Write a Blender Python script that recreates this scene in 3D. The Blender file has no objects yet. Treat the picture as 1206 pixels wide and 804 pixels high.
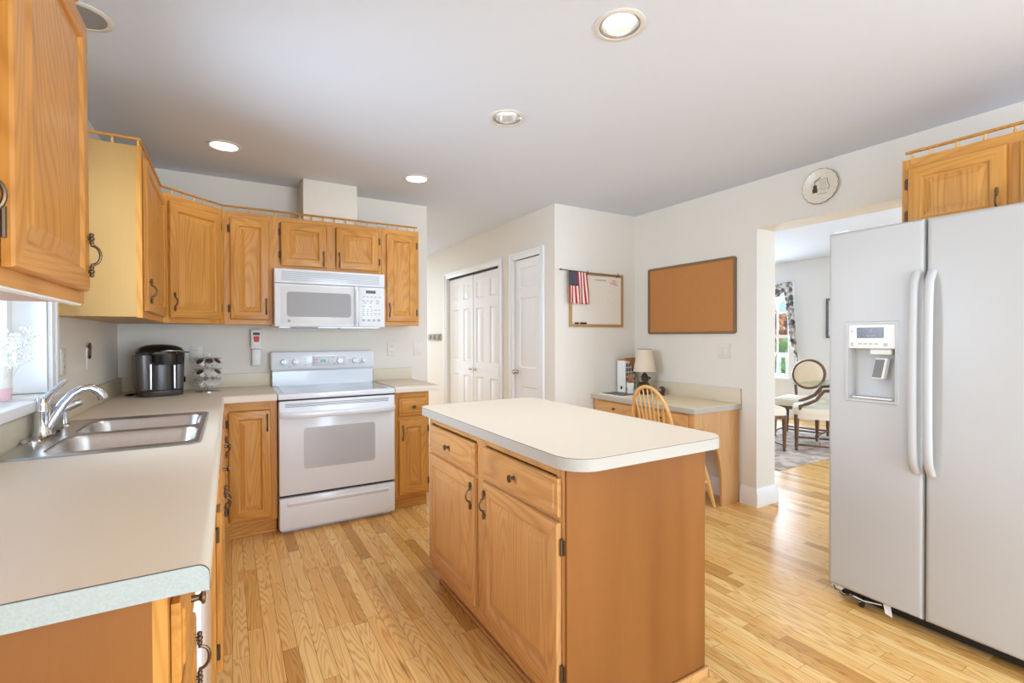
import bpy, bmesh, math, random
from math import pi, sin, cos, radians
from mathutils import Vector, Matrix
random.seed(7)
sc = bpy.context.scene
COL = sc.collection

# ---------------------------------------------------------------- camera, world, lights, exposure
cam_d = bpy.data.cameras.new('camera'); cam = bpy.data.objects.new('camera', cam_d); COL.objects.link(cam)
cam_d.sensor_width = 36.0; cam_d.lens = 36.0 * 566.4 / 1206.0
cam_d.clip_start = 0.02; cam_d.clip_end = 200
YAW, PITCH, ROLL = radians(30.43), radians(-.559), radians(.154)
_f = Vector((sin(YAW) * cos(PITCH), cos(YAW) * cos(PITCH), sin(PITCH)))
_r = Vector((cos(YAW), -sin(YAW), 0)); _d = _f.cross(_r)
_r2 = _r * cos(ROLL) + _d * sin(ROLL); _d2 = -_r * sin(ROLL) + _d * cos(ROLL)
cam.matrix_world = Matrix(((_r2.x, -_d2.x, -_f.x, 0), (_r2.y, -_d2.y, -_f.y, 0), (_r2.z, -_d2.z, -_f.z, 1.28), (0, 0, 0, 1)))
sc.camera = cam
sc.view_settings.view_transform = 'Standard'; sc.view_settings.look = 'None'
sc.view_settings.gamma = 1.0; sc.view_settings.use_curve_mapping = False
sc.view_settings.exposure = 0.42
sc.cycles.max_bounces = 10; sc.cycles.diffuse_bounces = 6; sc.cycles.glossy_bounces = 4
sc.cycles.sample_clamp_indirect = 6.0; sc.cycles.caustics_reflective = False; sc.cycles.caustics_refractive = False

world = bpy.data.worlds.new('sky'); sc.world = world; world.use_nodes = True
_nt = world.node_tree; _bg = _nt.nodes['Background']
_tc = _nt.nodes.new('ShaderNodeTexCoord'); _sp = _nt.nodes.new('ShaderNodeSeparateXYZ'); _rp = _nt.nodes.new('ShaderNodeValToRGB')
_nt.links.new(_tc.outputs['Generated'], _sp.inputs[0]); _nt.links.new(_sp.outputs['Z'], _rp.inputs['Fac']); _nt.links.new(_rp.outputs['Color'], _bg.inputs['Color'])
_rp.color_ramp.elements[0].position = 0.0; _rp.color_ramp.elements[0].color = (.55, .78, 1, 1)
_rp.color_ramp.elements[1].position = .35; _rp.color_ramp.elements[1].color = (.10, .33, .85, 1)
_bg.inputs['Strength'].default_value = 1.0

def area(name, loc, rot, sx, sy, power, col=(1, 1, 1), spread=180):
    l = bpy.data.lights.new(name, 'AREA'); l.shape = 'RECTANGLE'; l.size = sx; l.size_y = sy
    l.energy = power; l.color = col; l.spread = radians(spread)
    o = bpy.data.objects.new(name, l); COL.objects.link(o); o.location = loc; o.rotation_euler = rot
    return o
DAY = (.77, .94, 1.16)
area('daylight_sink_window', (-.83, 2.22, 1.62), (0, radians(-90), 0), 1.05, .80, 19, DAY, 100)
area('fill_side_door', (-.70, -1.35, 1.10), (0, radians(-90), 0), 1.95, 1.75, 32, DAY)  # fill light in an added, unseen left opening; brightens the right side
area('fill_rear_door', (1.7, -2.92, 1.15), (radians(90), 0, 0), 2.2, 1.9, 112, DAY)  # broad fill from behind the camera, in an added rear opening
area('daylight_dining_window', (7.72, 5.15, 1.35), (0, radians(90), 0), 1.4, 1.6, 190, DAY)
area('fill_dining_side', (5.6, -.55, 1.3), (radians(90), 0, 0), 2.2, 1.8, 70, DAY)  # added fill on the hidden side of the dining room
area('fill_hall', (1.9, 8.35, 1.3), (radians(-90), 0, 0), .8, 1.9, 26, DAY)  # fill light at an unseen, added door at the hall end
area('hall_ceiling_fill', (.9, 6.1, 2.42), (0, 0, 0), .4, .4, 24, (.88, .97, 1.08))  # bare fill light, no fixture, added out of view to brighten the closet wall
sun_d = bpy.data.lights.new('sun', 'SUN'); sun_d.energy = 2.6; sun_d.angle = radians(.6); sun_d.color = (1, .96, .88)
sun = bpy.data.objects.new('sun', sun_d); COL.objects.link(sun); sun.rotation_euler = Vector((-.15, .6, -.75)).to_track_quat('-Z', 'Y').to_euler()
LAMP_W = 17.0

# ---------------------------------------------------------------- materials
def lin(c):
    return tuple(((v / 255) / 12.92 if v / 255 <= .04045 else ((v / 255 + .055) / 1.055) ** 2.4) for v in c) + (1,)
def base_mat(name):
    m = bpy.data.materials.new(name); m.use_nodes = True
    return m, m.node_tree, m.node_tree.nodes['Principled BSDF']
def pm(name, c, rough=.5, metal=0.0, spec=.5, noise=0.0, nscale=40, bump=0.0, coat=0.0, emit=None, estr=0):
    m, nt, b = base_mat(name)
    b.inputs['Base Color'].default_value = lin(c); b.inputs['Roughness'].default_value = rough
    b.inputs['Metallic'].default_value = metal; b.inputs['Specular IOR Level'].default_value = spec
    b.inputs['Coat Weight'].default_value = coat
    if emit is not None:
        b.inputs['Emission Color'].default_value = lin(emit); b.inputs['Emission Strength'].default_value = estr
    if noise or bump:
        tc = nt.nodes.new('ShaderNodeTexCoord'); n = nt.nodes.new('ShaderNodeTexNoise')
        n.inputs['Scale'].default_value = nscale; n.inputs['Detail'].default_value = 3
        nt.links.new(tc.outputs['Object'], n.inputs['Vector'])
        if noise:
            mx = nt.nodes.new('ShaderNodeMixRGB'); mx.inputs[1].default_value = lin(tuple(max(0, v * (1 - noise)) for v in c)); mx.inputs[2].default_value = lin(tuple(min(255, v * (1 + noise)) for v in c))
            nt.links.new(n.outputs['Fac'], mx.inputs[0]); nt.links.new(mx.outputs[0], b.inputs['Base Color'])
        if bump:
            bp = nt.nodes.new('ShaderNodeBump'); bp.inputs['Strength'].default_value = bump; bp.inputs['Distance'].default_value = .002
            nt.links.new(n.outputs['Fac'], bp.inputs['Height']); nt.links.new(bp.outputs[0], b.inputs['Normal'])
    return m
def nmath(nt, op, a, b=None):
    n = nt.nodes.new('ShaderNodeMath'); n.operation = op
    for i, v in enumerate((a, b)):
        if v is None: continue
        if isinstance(v, (int, float)): n.inputs[i].default_value = v
        else: nt.links.new(v, n.inputs[i])
    return n.outputs[0]
def oak(name, light, dark, axis='z', rings=230, contrast=.34, rough=.36, scale=1.0, pores=.35):
    """oak: contour bands of a stretched noise (cathedral figure) plus fine pores along the grain axis"""
    m, nt, b = base_mat(name); L = nt.links
    tc = nt.nodes.new('ShaderNodeTexCoord'); oi = nt.nodes.new('ShaderNodeObjectInfo')
    add = nt.nodes.new('ShaderNodeVectorMath'); add.operation = 'ADD'
    off = nt.nodes.new('ShaderNodeCombineXYZ'); r7 = nmath(nt, 'MULTIPLY', oi.outputs['Random'], 37.0)
    for i in range(3): L.new(r7, off.inputs[i])
    L.new(tc.outputs['Object'], add.inputs[0]); L.new(off.outputs[0], add.inputs[1])
    def mapped(ac, al):
        mp = nt.nodes.new('ShaderNodeMapping')
        s = [ac * scale] * 3; s['xyz'.index(axis)] = al * scale
        mp.inputs['Scale'].default_value = s; L.new(add.outputs[0], mp.inputs['Vector']); return mp.outputs[0]
    n1 = nt.nodes.new('ShaderNodeTexNoise'); n1.inputs['Scale'].default_value = 1; n1.inputs['Detail'].default_value = 1.5; n1.inputs['Roughness'].default_value = .4
    L.new(mapped(3.6, .5), n1.inputs['Vector'])
    s = nmath(nt, 'SINE', nmath(nt, 'MULTIPLY', n1.outputs['Fac'], rings))
    s = nmath(nt, 'ADD', nmath(nt, 'MULTIPLY', s, .5), .5)
    s = nmath(nt, 'POWER', s, 2.4)
    n2 = nt.nodes.new('ShaderNodeTexNoise'); n2.inputs['Scale'].default_value = 1; n2.inputs['Detail'].default_value = 4
    L.new(mapped(170, 5), n2.inputs['Vector'])
    n3 = nt.nodes.new('ShaderNodeTexNoise'); n3.inputs['Scale'].default_value = 1; n3.inputs['Detail'].default_value = 2
    L.new(mapped(7, 1.2), n3.inputs['Vector'])
    pw = nmath(nt, 'SUBTRACT', n2.outputs['Fac'], .5)
    f = nmath(nt, 'ADD', nmath(nt, 'MULTIPLY', s, contrast), nmath(nt, 'MULTIPLY', pw, pores * 2))
    f = nmath(nt, 'ADD', f, nmath(nt, 'MULTIPLY', nmath(nt, 'SUBTRACT', n3.outputs['Fac'], .5), .8))
    f = nmath(nt, 'ADD', f, .12)
    mx = nt.nodes.new('ShaderNodeMixRGB'); mx.use_clamp = True
    cl = nt.nodes.new('ShaderNodeClamp'); L.new(f, cl.inputs[0]); L.new(cl.outputs[0], mx.inputs[0])
    mx.inputs[1].default_value = lin(light); mx.inputs[2].default_value = lin(dark)
    L.new(mx.outputs[0], b.inputs['Base Color'])
    b.inputs['Roughness'].default_value = rough; b.inputs['Specular IOR Level'].default_value = .38
    bp = nt.nodes.new('ShaderNodeBump'); bp.inputs['Strength'].default_value = .12; bp.inputs['Distance'].default_value = .001; bp.invert = True
    L.new(n2.outputs['Fac'], bp.inputs['Height']); L.new(bp.outputs[0], b.inputs['Normal'])
    return m
OL, OD = (210, 150, 72), (166, 102, 36)
oak_z = oak('oak_vertical', OL, OD, 'z'); oak_x = oak('oak_horizontal', OL, OD, 'x')
oak_p = oak('oak_panel', (212, 152, 74), (158, 94, 32), 'z', rings=330, contrast=.32)
IL, ID = (212, 160, 100), (166, 110, 62)
isl_z = oak('island_oak_vertical', IL, ID, 'z', rough=.3); isl_x = oak('island_oak_horizontal', IL, ID, 'x', rough=.3)
isl_p = oak('island_oak_panel', (214, 162, 102), (176, 120, 70), 'z', rings=300, contrast=.36, rough=.3)
maple = oak('maple_side', (188, 149, 90), (170, 128, 70), 'z', rings=14, contrast=.5, rough=.4, pores=.12)
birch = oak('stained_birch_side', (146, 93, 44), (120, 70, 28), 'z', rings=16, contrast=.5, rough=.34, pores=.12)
deskwood = oak('desk_oak', (214, 164, 106), (184, 130, 76), 'z', rings=160, contrast=.3)
deskwood_x = oak('desk_oak_horizontal', (216, 164, 104), (182, 126, 70), 'y', rings=160, contrast=.3)
beech = oak('beech_chair', (232, 184, 112), (210, 154, 82), 'z', rings=20, contrast=.4, pores=.15)
walnut = oak('walnut_frame', (122, 90, 66), (82, 58, 42), 'z', rings=30, contrast=.5)

def floor_mat():
    m, nt, b = base_mat('oak_strip_floor'); L = nt.links
    tc = nt.nodes.new('ShaderNodeTexCoord'); sp = nt.nodes.new('ShaderNodeSeparateXYZ'); L.new(tc.outputs['Object'], sp.inputs[0])
    u = nmath(nt, 'DIVIDE', sp.outputs['X'], .0585); row = nmath(nt, 'FLOOR', u); fu = nmath(nt, 'FRACT', u)
    w1 = nt.nodes.new('ShaderNodeTexWhiteNoise'); w1.noise_dimensions = '1D'; L.new(row, w1.inputs['W'])
    v = nmath(nt, 'DIVIDE', nmath(nt, 'ADD', sp.outputs['Y'], nmath(nt, 'MULTIPLY', w1.outputs['Value'], 9.0)), .62)
    idx = nmath(nt, 'FLOOR', v); fv = nmath(nt, 'FRACT', v)
    cb = nt.nodes.new('ShaderNodeCombineXYZ'); L.new(row, cb.inputs[0]); L.new(idx, cb.inputs[1])
    w2 = nt.nodes.new('ShaderNodeTexWhiteNoise'); w2.noise_dimensions = '3D'; L.new(cb.outputs[0], w2.inputs['Vector'])
    pr = w2.outputs['Value']
    ramp = nt.nodes.new('ShaderNodeValToRGB'); L.new(pr, ramp.inputs['Fac']); e = ramp.color_ramp.elements
    e[0].position = 0; e[0].color = lin((204, 154, 84)); e[1].position = 1; e[1].color = lin((244, 206, 136))
    for p, c in ((.12, (216, 168, 96)), (.3, (238, 192, 118)), (.55, (243, 201, 128)), (.8, (247, 211, 142))):
        k = e.new(p); k.color = lin(c)
    gv = nt.nodes.new('ShaderNodeCombineXYZ')
    L.new(nmath(nt, 'ADD', nmath(nt, 'MULTIPLY', sp.outputs['X'], 12), nmath(nt, 'MULTIPLY', pr, 91)), gv.inputs[0])
    L.new(nmath(nt, 'ADD', nmath(nt, 'MULTIPLY', sp.outputs['Y'], .95), nmath(nt, 'MULTIPLY', pr, 57)), gv.inputs[1])
    n1 = nt.nodes.new('ShaderNodeTexNoise'); n1.inputs['Scale'].default_value = 1; n1.inputs['Detail'].default_value = 1.5; L.new(gv.outputs[0], n1.inputs['Vector'])
    s = nmath(nt, 'POWER', nmath(nt, 'ADD', nmath(nt, 'MULTIPLY', nmath(nt, 'SINE', nmath(nt, 'MULTIPLY', n1.outputs['Fac'], 150)), .5), .5), 3.0)
    gp = nt.nodes.new('ShaderNodeCombineXYZ')
    L.new(nmath(nt, 'MULTIPLY', sp.outputs['X'], 260), gp.inputs[0]); L.new(nmath(nt, 'ADD', nmath(nt, 'MULTIPLY', sp.outputs['Y'], 7), nmath(nt, 'MULTIPLY', pr, 31)), gp.inputs[1])
    n2 = nt.nodes.new('ShaderNodeTexNoise'); n2.inputs['Scale'].default_value = 1; n2.inputs['Detail'].default_value = 3; L.new(gp.outputs[0], n2.inputs['Vector'])
    # rare dark mineral streaks
    gs = nt.nodes.new('ShaderNodeCombineXYZ')
    L.new(nmath(nt, 'ADD', nmath(nt, 'MULTIPLY', sp.outputs['X'], 30), nmath(nt, 'MULTIPLY', pr, 17)), gs.inputs[0]); L.new(nmath(nt, 'ADD', nmath(nt, 'MULTIPLY', sp.outputs['Y'], 2.2), nmath(nt, 'MULTIPLY', pr, 71)), gs.inputs[1])
    n3 = nt.nodes.new('ShaderNodeTexNoise'); n3.inputs['Scale'].default_value = 1; n3.inputs['Detail'].default_value = 3; L.new(gs.outputs[0], n3.inputs['Vector'])
    mr = nt.nodes.new('ShaderNodeMapRange'); mr.inputs['From Min'].default_value = .66; mr.inputs['From Max'].default_value = .76; L.new(n3.outputs['Fac'], mr.inputs['Value'])
    m1 = nt.nodes.new('ShaderNodeMixRGB'); m1.blend_type = 'MULTIPLY'; L.new(nmath(nt, 'MULTIPLY', s, .55), m1.inputs[0]); L.new(ramp.outputs[0], m1.inputs[1]); m1.inputs[2].default_value = lin((212, 166, 112))
    m2 = nt.nodes.new('ShaderNodeMixRGB'); m2.blend_type = 'MULTIPLY'; L.new(nmath(nt, 'MULTIPLY', n2.outputs['Fac'], .38), m2.inputs[0]); L.new(m1.outputs[0], m2.inputs[1]); m2.inputs[2].default_value = lin((228, 200, 158))
    m3 = nt.nodes.new('ShaderNodeMixRGB'); m3.blend_type = 'MULTIPLY'; L.new(nmath(nt, 'MULTIPLY', mr.outputs[0], .7), m3.inputs[0]); L.new(m2.outputs[0], m3.inputs[1]); m3.inputs[2].default_value = lin((150, 105, 72))
    seam = nmath(nt, 'MAXIMUM', nmath(nt, 'LESS_THAN', fu, .04), nmath(nt, 'LESS_THAN', fv, .003))
    m4 = nt.nodes.new('ShaderNodeMixRGB'); m4.blend_type = 'MULTIPLY'; L.new(nmath(nt, 'MULTIPLY', seam, .7), m4.inputs[0]); L.new(m3.outputs[0], m4.inputs[1]); m4.inputs[2].default_value = lin((150, 96, 54))
    L.new(m4.outputs[0], b.inputs['Base Color']); b.inputs['Roughness'].default_value = .30; b.inputs['Specular IOR Level'].default_value = .22
    return m
floor_m = floor_mat()
wall_m = pm('warm_white_wall', (229, 223, 211), .7, spec=.25, noise=.01, nscale=3)
wall_w = pm('cool_white_wall', (226, 224, 220), .7, spec=.25)
ceil_m = pm('white_ceiling', (214, 220, 229), .8, spec=.2)
trim_m = pm('white_trim', (236, 235, 232), .4)
lam_m = pm('almond_laminate', (226, 213, 192), .42, noise=.02, nscale=300)
lam_edge = pm('pale_laminate_edge', (184, 179, 168), .45, noise=.04, nscale=260)
lam_cap = pm('speckled_grey_green_edge', (170, 178, 173), .45, noise=.08, nscale=240)
lam_bs = pm('beige_laminate_splash', (218, 205, 180), .5, noise=.02, nscale=300)
seam_m = pm('dark_seam', (84, 72, 62), .6)
white_app = pm('white_appliance_enamel', (233, 237, 240), .2, coat=.2)
fridge_m = pm('white_textured_fridge', (190, 189, 186), .34, spec=.32)
plate_m = pm('ivory_wall_plate', (226, 221, 209), .4)
white_pl = pm('white_plastic', (236, 235, 231), .35)
grey_glass = pm('grey_oven_glass', (192, 192, 192), .2)
mw_glass = pm('grey_microwave_window', (160, 158, 156), .38, spec=.3)
cook_m = pm('grey_cooktop_glass', (150, 150, 150), .1)
burn_m = pm('burner_ring_dark', (112, 112, 112), .15)
dark_m = pm('black_gap', (34, 33, 32), .6)
black_pl = pm('black_gloss_plastic', (26, 24, 23), .18, coat=.4)
black_tr = pm('smoky_black_plastic', (66, 59, 53), .32, coat=.1)
grey_ctrl = pm('grey_print', (148, 148, 150), .5)
lcd_m = pm('green_display', (30, 52, 40), .2, emit=(90, 190, 130), estr=.25)
lcd_d = pm('dark_display', (62, 54, 50), .2)
bronze = pm('antique_bronze', (112, 92, 70), .38, metal=.85)
bronze_d = pm('dark_hinge', (104, 82, 60), .45, metal=.6)
steel = pm('brushed_steel', (196, 194, 190), .28, metal=1.0, noise=.04, nscale=60)
steel_d = pm('steel_dark_flange', (150, 148, 144), .3, metal=1.0)
chrome = pm('chrome', (224, 224, 224), .07, metal=1.0)
nickel = pm('nickel', (206, 202, 194), .2, metal=1.0)
cork_m = pm('cork', (190, 132, 78), .9, noise=.07, nscale=120, spec=.1)
cork_fr = pm('cork_frame_bronze', (132, 104, 72), .5)
brass_fr = pm('gold_wood_frame', (176, 138, 82), .4)
wb_m = pm('whiteboard', (232, 224, 210), .25)
ink_r = pm('red_ink', (206, 84, 62), .6); ink_k = pm('dark_ink', (78, 70, 66), .6)
red_m = pm('flag_red', (178, 44, 40), .8); wht_m = pm('flag_white', (232, 216, 204), .8); blue_m = pm('flag_blue', (44, 45, 66), .8)
shade_m = pm('cream_lampshade', (226, 212, 188), .8); lampb_m = pm('dark_bronze_lamp', (86, 72, 58), .4, metal=.4, noise=.25, nscale=60)
paper_m = pm('white_paper', (238, 236, 232), .7); mag_dark = pm('magazine_dark', (84, 84, 88), .5, noise=.5, nscale=30)
cardb = pm('brown_folder', (176, 116, 70), .7); pot_w = pm('white_ceramic', (238, 236, 232), .3)
porc = pm('cream_porcelain', (226, 217, 198), .25); gold_rim = pm('brown_gilt_rim', (150, 112, 70), .4)
lamp_on = pm('lit_lens', (255, 253, 248), .5, emit=(255, 252, 245), estr=3.0)
lamp_off = pm('unlit_lens', (150, 150, 150), .4, noise=.06, nscale=50)
trim_ring = pm('lamp_trim_ring', (214, 209, 200), .4); reflector = pm('lamp_reflector', (196, 194, 190), .22, metal=.8)
uphol = pm('cream_upholstery', (236, 226, 208), .9, noise=.03, nscale=80, spec=.1)
uphol_t = pm('beige_chair_back', (232, 212, 182), .9, noise=.03, nscale=90, spec=.1)
pink_m = pm('pink_glass', (234, 196, 200), .25); bloom = pm('white_blossom', (240, 240, 236), .8); stem_m = pm('pale_stem', (192, 198, 180), .7)
tree_o = pm('orange_leaves', (206, 128, 72), .8, noise=.3, nscale=6); tree_g = pm('green_leaves', (122, 160, 62), .8, noise=.35, nscale=6); bark = pm('bark', (96, 78, 62), .9)
foilm = pm('pod_lid_dark', (62, 54, 50), .35); foil_l = pm('pod_lid_light', (190, 182, 172), .35); podm = pm('pod_white', (226, 222, 214), .4)
rack_m = pm('olive_bronze', (158, 146, 116), .6); rack_d = pm('olive_bronze_dark', (118, 108, 86), .6)
red_lab = pm('red_label', (200, 62, 44), .5)
def curtain_mat():
    m, nt, b = base_mat('curtain_pattern'); tc = nt.nodes.new('ShaderNodeTexCoord'); v = nt.nodes.new('ShaderNodeTexNoise')
    v.inputs['Scale'].default_value = 14; v.inputs['Detail'].default_value = 2; nt.links.new(tc.outputs['Object'], v.inputs['Vector'])
    r = nt.nodes.new('ShaderNodeValToRGB'); r.color_ramp.interpolation = 'LINEAR'; e = r.color_ramp.elements
    e[0].position = .42; e[0].color = lin((96, 96, 98)); e[1].position = .56; e[1].color = lin((226, 222, 212))
    nt.links.new(v.outputs['Fac'], r.inputs[0]); nt.links.new(r.outputs[0], b.inputs['Base Color']); b.inputs['Roughness'].default_value = .9
    return m
curtain_m = curtain_mat()
def rug_mat():
    m, nt, b = base_mat('rug_pattern'); tc = nt.nodes.new('ShaderNodeTexCoord'); v = nt.nodes.new('ShaderNodeTexNoise')
    v.inputs['Scale'].default_value = 7; v.inputs['Detail'].default_value = 5; v.inputs['Distortion'].default_value = .8; nt.links.new(tc.outputs['Object'], v.inputs['Vector'])
    r = nt.nodes.new('ShaderNodeValToRGB'); e = r.color_ramp.elements
    e[0].position = .38; e[0].color = lin((168, 152, 140)); e[1].position = .6; e[1].color = lin((216, 202, 188))
    nt.links.new(v.outputs['Fac'], r.inputs[0]); nt.links.new(r.outputs[0], b.inputs['Base Color']); b.inputs['Roughness'].default_value = .95
    return m
rug_m = rug_mat()
def glass_mat(name, tint=(1, 1, 1, 1), refl=.08):
    m = bpy.data.materials.new(name); m.use_nodes = True; nt = m.node_tree; nt.nodes.clear()
    o = nt.nodes.new('ShaderNodeOutputMaterial'); t = nt.nodes.new('ShaderNodeBsdfTransparent'); g = nt.nodes.new('ShaderNodeBsdfGlossy'); mx = nt.nodes.new('ShaderNodeMixShader')
    t.inputs[0].default_value = tint; g.inputs['Roughness'].default_value = .02; mx.inputs[0].default_value = refl
    nt.links.new(t.outputs[0], mx.inputs[1]); nt.links.new(g.outputs[0], mx.inputs[2]); nt.links.new(mx.outputs[0], o.inputs[0]); return m
pane_m = glass_mat('window_glass'); tglass = glass_mat('table_glass', (.86, .93, .9, 1), .15)

# ---------------------------------------------------------------- mesh helpers
class MB:
    def __init__(s): s.bm = bmesh.new()
    def face(s, vs, mi=0):
        try:
            f = s.bm.faces.new(vs); f.material_index = mi; return f
        except ValueError: return None
    def box(s, x0, x1, y0, y1, z0, z1, mi=0, bev=0.0, seg=2):
        if x0 > x1: x0, x1 = x1, x0
        if y0 > y1: y0, y1 = y1, y0
        if z0 > z1: z0, z1 = z1, z0
        t = bmesh.new()
        v = [t.verts.new(p) for p in ((x0, y0, z0), (x1, y0, z0), (x1, y1, z0), (x0, y1, z0), (x0, y0, z1), (x1, y0, z1), (x1, y1, z1), (x0, y1, z1))]
        for q in ((3, 2, 1, 0), (4, 5, 6, 7), (0, 1, 5, 4), (1, 2, 6, 5), (2, 3, 7, 6), (3, 0, 4, 7)): t.faces.new([v[i] for i in q])
        if bev: bmesh.ops.bevel(t, geom=list(t.edges), offset=bev, segments=seg, profile=.5, affect='EDGES')
        s.merge(t, mi); return s
    def merge(s, t, mi=0, M=None):
        mp = {}
        for v in t.verts: mp[v] = s.bm.verts.new(M @ v.co if M else v.co)
        for f in t.faces: s.face([mp[v] for v in f.verts], mi)
        t.free()
    def loops(s, loops, mi=0, cap0=False, cap1=True, closed=True, mif=None):
        vs = [[s.bm.verts.new(p) for p in lp] for lp in loops]; n = len(vs[0])
        for a in range(len(vs) - 1):
            for i in range(n if closed else n - 1):
                j = (i + 1) % n
                s.face([vs[a][i], vs[a][j], vs[a + 1][j], vs[a + 1][i]], mif(a, i) if mif else mi)
        if cap0: s.face(list(reversed(vs[0])), mi)
        if cap1: s.face(vs[-1], mif(len(vs) - 1, 0) if mif else mi)
        return s
    def rects(s, rs, cap0=False, cap1=True, mi=0, mif=None):
        """nested rectangles in the local x-z plane: (x0,x1,z0,z1,y)"""
        return s.loops([[(a, y, c), (b, y, c), (b, y, d), (a, y, d)] for a, b, c, d, y in rs], mi, cap0, cap1, True, mif)
    def tube(s, pts, r, seg=10, mi=0, sx=1.0, sy=1.0, up=(0, 0, 1)):
        pts = [Vector(p) for p in pts]; n = len(pts); rs = r if isinstance(r, (list, tuple)) else [r] * n
        lps = []; prev = None
        for i, p in enumerate(pts):
            t = (pts[min(i + 1, n - 1)] - pts[max(i - 1, 0)]).normalized()
            if prev is None:
                u = Vector(up)
                if abs(u.dot(t)) > .95: u = Vector((1, 0, 0)) if abs(t.x) < .9 else Vector((0, 1, 0))
            else: u = prev
            u = (u - t * u.dot(t)).normalized(); prev = u; w = t.cross(u)
            lps.append([p + (u * cos(2 * pi * k / seg) * sx + w * sin(2 * pi * k / seg) * sy) * rs[i] for k in range(seg)])
        return s.loops(lps, mi, True, True)
    def lathe(s, prof, c=(0, 0, 0), seg=24, mi=0, M=None, cap0=True, cap1=True, mif=None):
        c = Vector(c); lps = []
        for r, z in prof:
            r = max(r, 1e-5)
            lps.append([(M @ Vector((r * cos(2 * pi * k / seg), r * sin(2 * pi * k / seg), z)) if M else Vector((r * cos(2 * pi * k / seg), r * sin(2 * pi * k / seg), z))) + c for k in range(seg)])
        return s.loops(lps, mi, cap0, cap1, True, mif)
    def ball(s, c, r, sc=(1, 1, 1), u=10, v=7, mi=0):
        t = bmesh.new(); bmesh.ops.create_uvsphere(t, u_segments=u, v_segments=v, radius=r)
        s.merge(t, mi, Matrix.Translation(c) @ Matrix.Diagonal((*sc, 1))); return s
    def ico(s, c, r, mi=0, sub=1):
        t = bmesh.new(); bmesh.ops.create_icosphere(t, subdivisions=sub, radius=r); s.merge(t, mi, Matrix.Translation(c)); return s
    def prism(s, poly, axis, a, b, mi=0, capmi=None):
        """2-D polygon (in the two other axes, in order) extruded along axis from a to b"""
        def P(q, t):
            q = list(q); q.insert('xyz'.index(axis), t); return q
        v0 = [s.bm.verts.new(P(q, a)) for q in poly]; v1 = [s.bm.verts.new(P(q, b)) for q in poly]; n = len(poly)
        for i in range(n): s.face([v0[i], v0[(i + 1) % n], v1[(i + 1) % n], v1[i]], mi)
        cm = mi if capmi is None else capmi
        s.face(list(reversed(v0)), cm); s.face(v1, cm); return s
def rrect(x0, x1, y0, y1, r, n=6):
    """rounded rectangle outline, counter-clockwise; r a number or four (x0y0, x1y0, x1y1, x0y1)"""
    r = r if isinstance(r, (list, tuple)) else [r] * 4; out = []
    for k, (cx, cy, a0) in enumerate(((x0 + r[0], y0 + r[0], pi), (x1 - r[1], y0 + r[1], 1.5 * pi), (x1 - r[2], y1 - r[2], 0), (x0 + r[3], y1 - r[3], .5 * pi))):
        for i in range(n + 1):
            a = a0 + i * pi / 2 / n; out.append((cx + r[k] * cos(a), cy + r[k] * sin(a)))
    return out
def obj(name, mb, mats, parent=None, smooth=True, loc=None, ang=35):
    me = bpy.data.meshes.new(name); bmesh.ops.recalc_face_normals(mb.bm, faces=list(mb.bm.faces)); mb.bm.to_mesh(me); mb.bm.free()
    for m in (mats if isinstance(mats, (list, tuple)) else [mats]): me.materials.append(m)
    if smooth:
        for p in me.polygons: p.use_smooth = True
        me.set_sharp_from_angle(angle=radians(ang))
    o = bpy.data.objects.new(name, me); COL.objects.link(o)
    if parent: o.parent = parent
    if loc: o.location = loc
    return o
def thing(name, label, cat, loc=(0, 0, 0), rotz=0, group=None):
    o = bpy.data.objects.new(name, None); COL.objects.link(o); o.empty_display_size = .1
    o.location = loc; o.rotation_euler = (0, 0, rotz); o['label'] = label; o['category'] = cat
    if group: o['group'] = group
    return o
def tag(o, label, cat, group=None):
    o['label'] = label; o['category'] = cat
    if group: o['group'] = group
    return o
def struct(name, mb, mats, parent=None, **k):
    o = obj(name, mb, mats, parent, **k)
    if parent is None: o['kind'] = 'structure'
    return o
def copy_tree(o, parent=None):
    c = o.copy(); COL.objects.link(c); c.parent = parent
    for ch in list(o.children): copy_tree(ch, c)
    return c
def centre(o):
    """move a mesh object's origin to the base centre of its mesh"""
    me = o.data; xs = [v.co for v in me.vertices]
    c = Vector(((min(v.x for v in xs) + max(v.x for v in xs)) / 2, (min(v.y for v in xs) + max(v.y for v in xs)) / 2, min(v.z for v in xs)))
    me.transform(Matrix.Translation(-c)); o.location = o.location + c; return o

# ================================================================ SETTING
XL, XR, YB, ZC = -.64, 3.40, 4.08, 2.44
TH = .12
m = MB(); m.box(-1.0, 8.0, -3.1, 9.0, -.12, 0); struct('floor', m, floor_m, smooth=False)
CANS = [(1.262, 1.35), (1.278, 2.22), (-.02, 3.40), (1.19, 3.40), (-.455, 2.285)]
def ceiling_mesh():
    """ceiling slab with square holes (each filled by a can light's plate)"""
    m = MB(); h = .066
    xs = sorted({-1.0, 8.0, *[c[0] - h for c in CANS], *[c[0] + h for c in CANS]}); ys = sorted({-3.1, 9.0, *[c[1] - h for c in CANS], *[c[1] + h for c in CANS]})
    for i in range(len(xs) - 1):
        for j in range(len(ys) - 1):
            cx, cy = (xs[i] + xs[i + 1]) / 2, (ys[j] + ys[j + 1]) / 2
            if any(abs(cx - a) < h and abs(cy - b) < h for a, b in CANS): continue
            v = [m.bm.verts.new(p) for p in ((xs[i], ys[j], ZC), (xs[i + 1], ys[j], ZC), (xs[i + 1], ys[j + 1], ZC), (xs[i], ys[j + 1], ZC))]; m.face(v)
    bmesh.ops.remove_doubles(m.bm, verts=list(m.bm.verts), dist=1e-5)
    m.box(-1.0, 8.0, -3.1, 9.0, ZC + .16, ZC + .22)
    return m
struct('ceiling', ceiling_mesh(), ceil_m, smooth=False)
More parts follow.
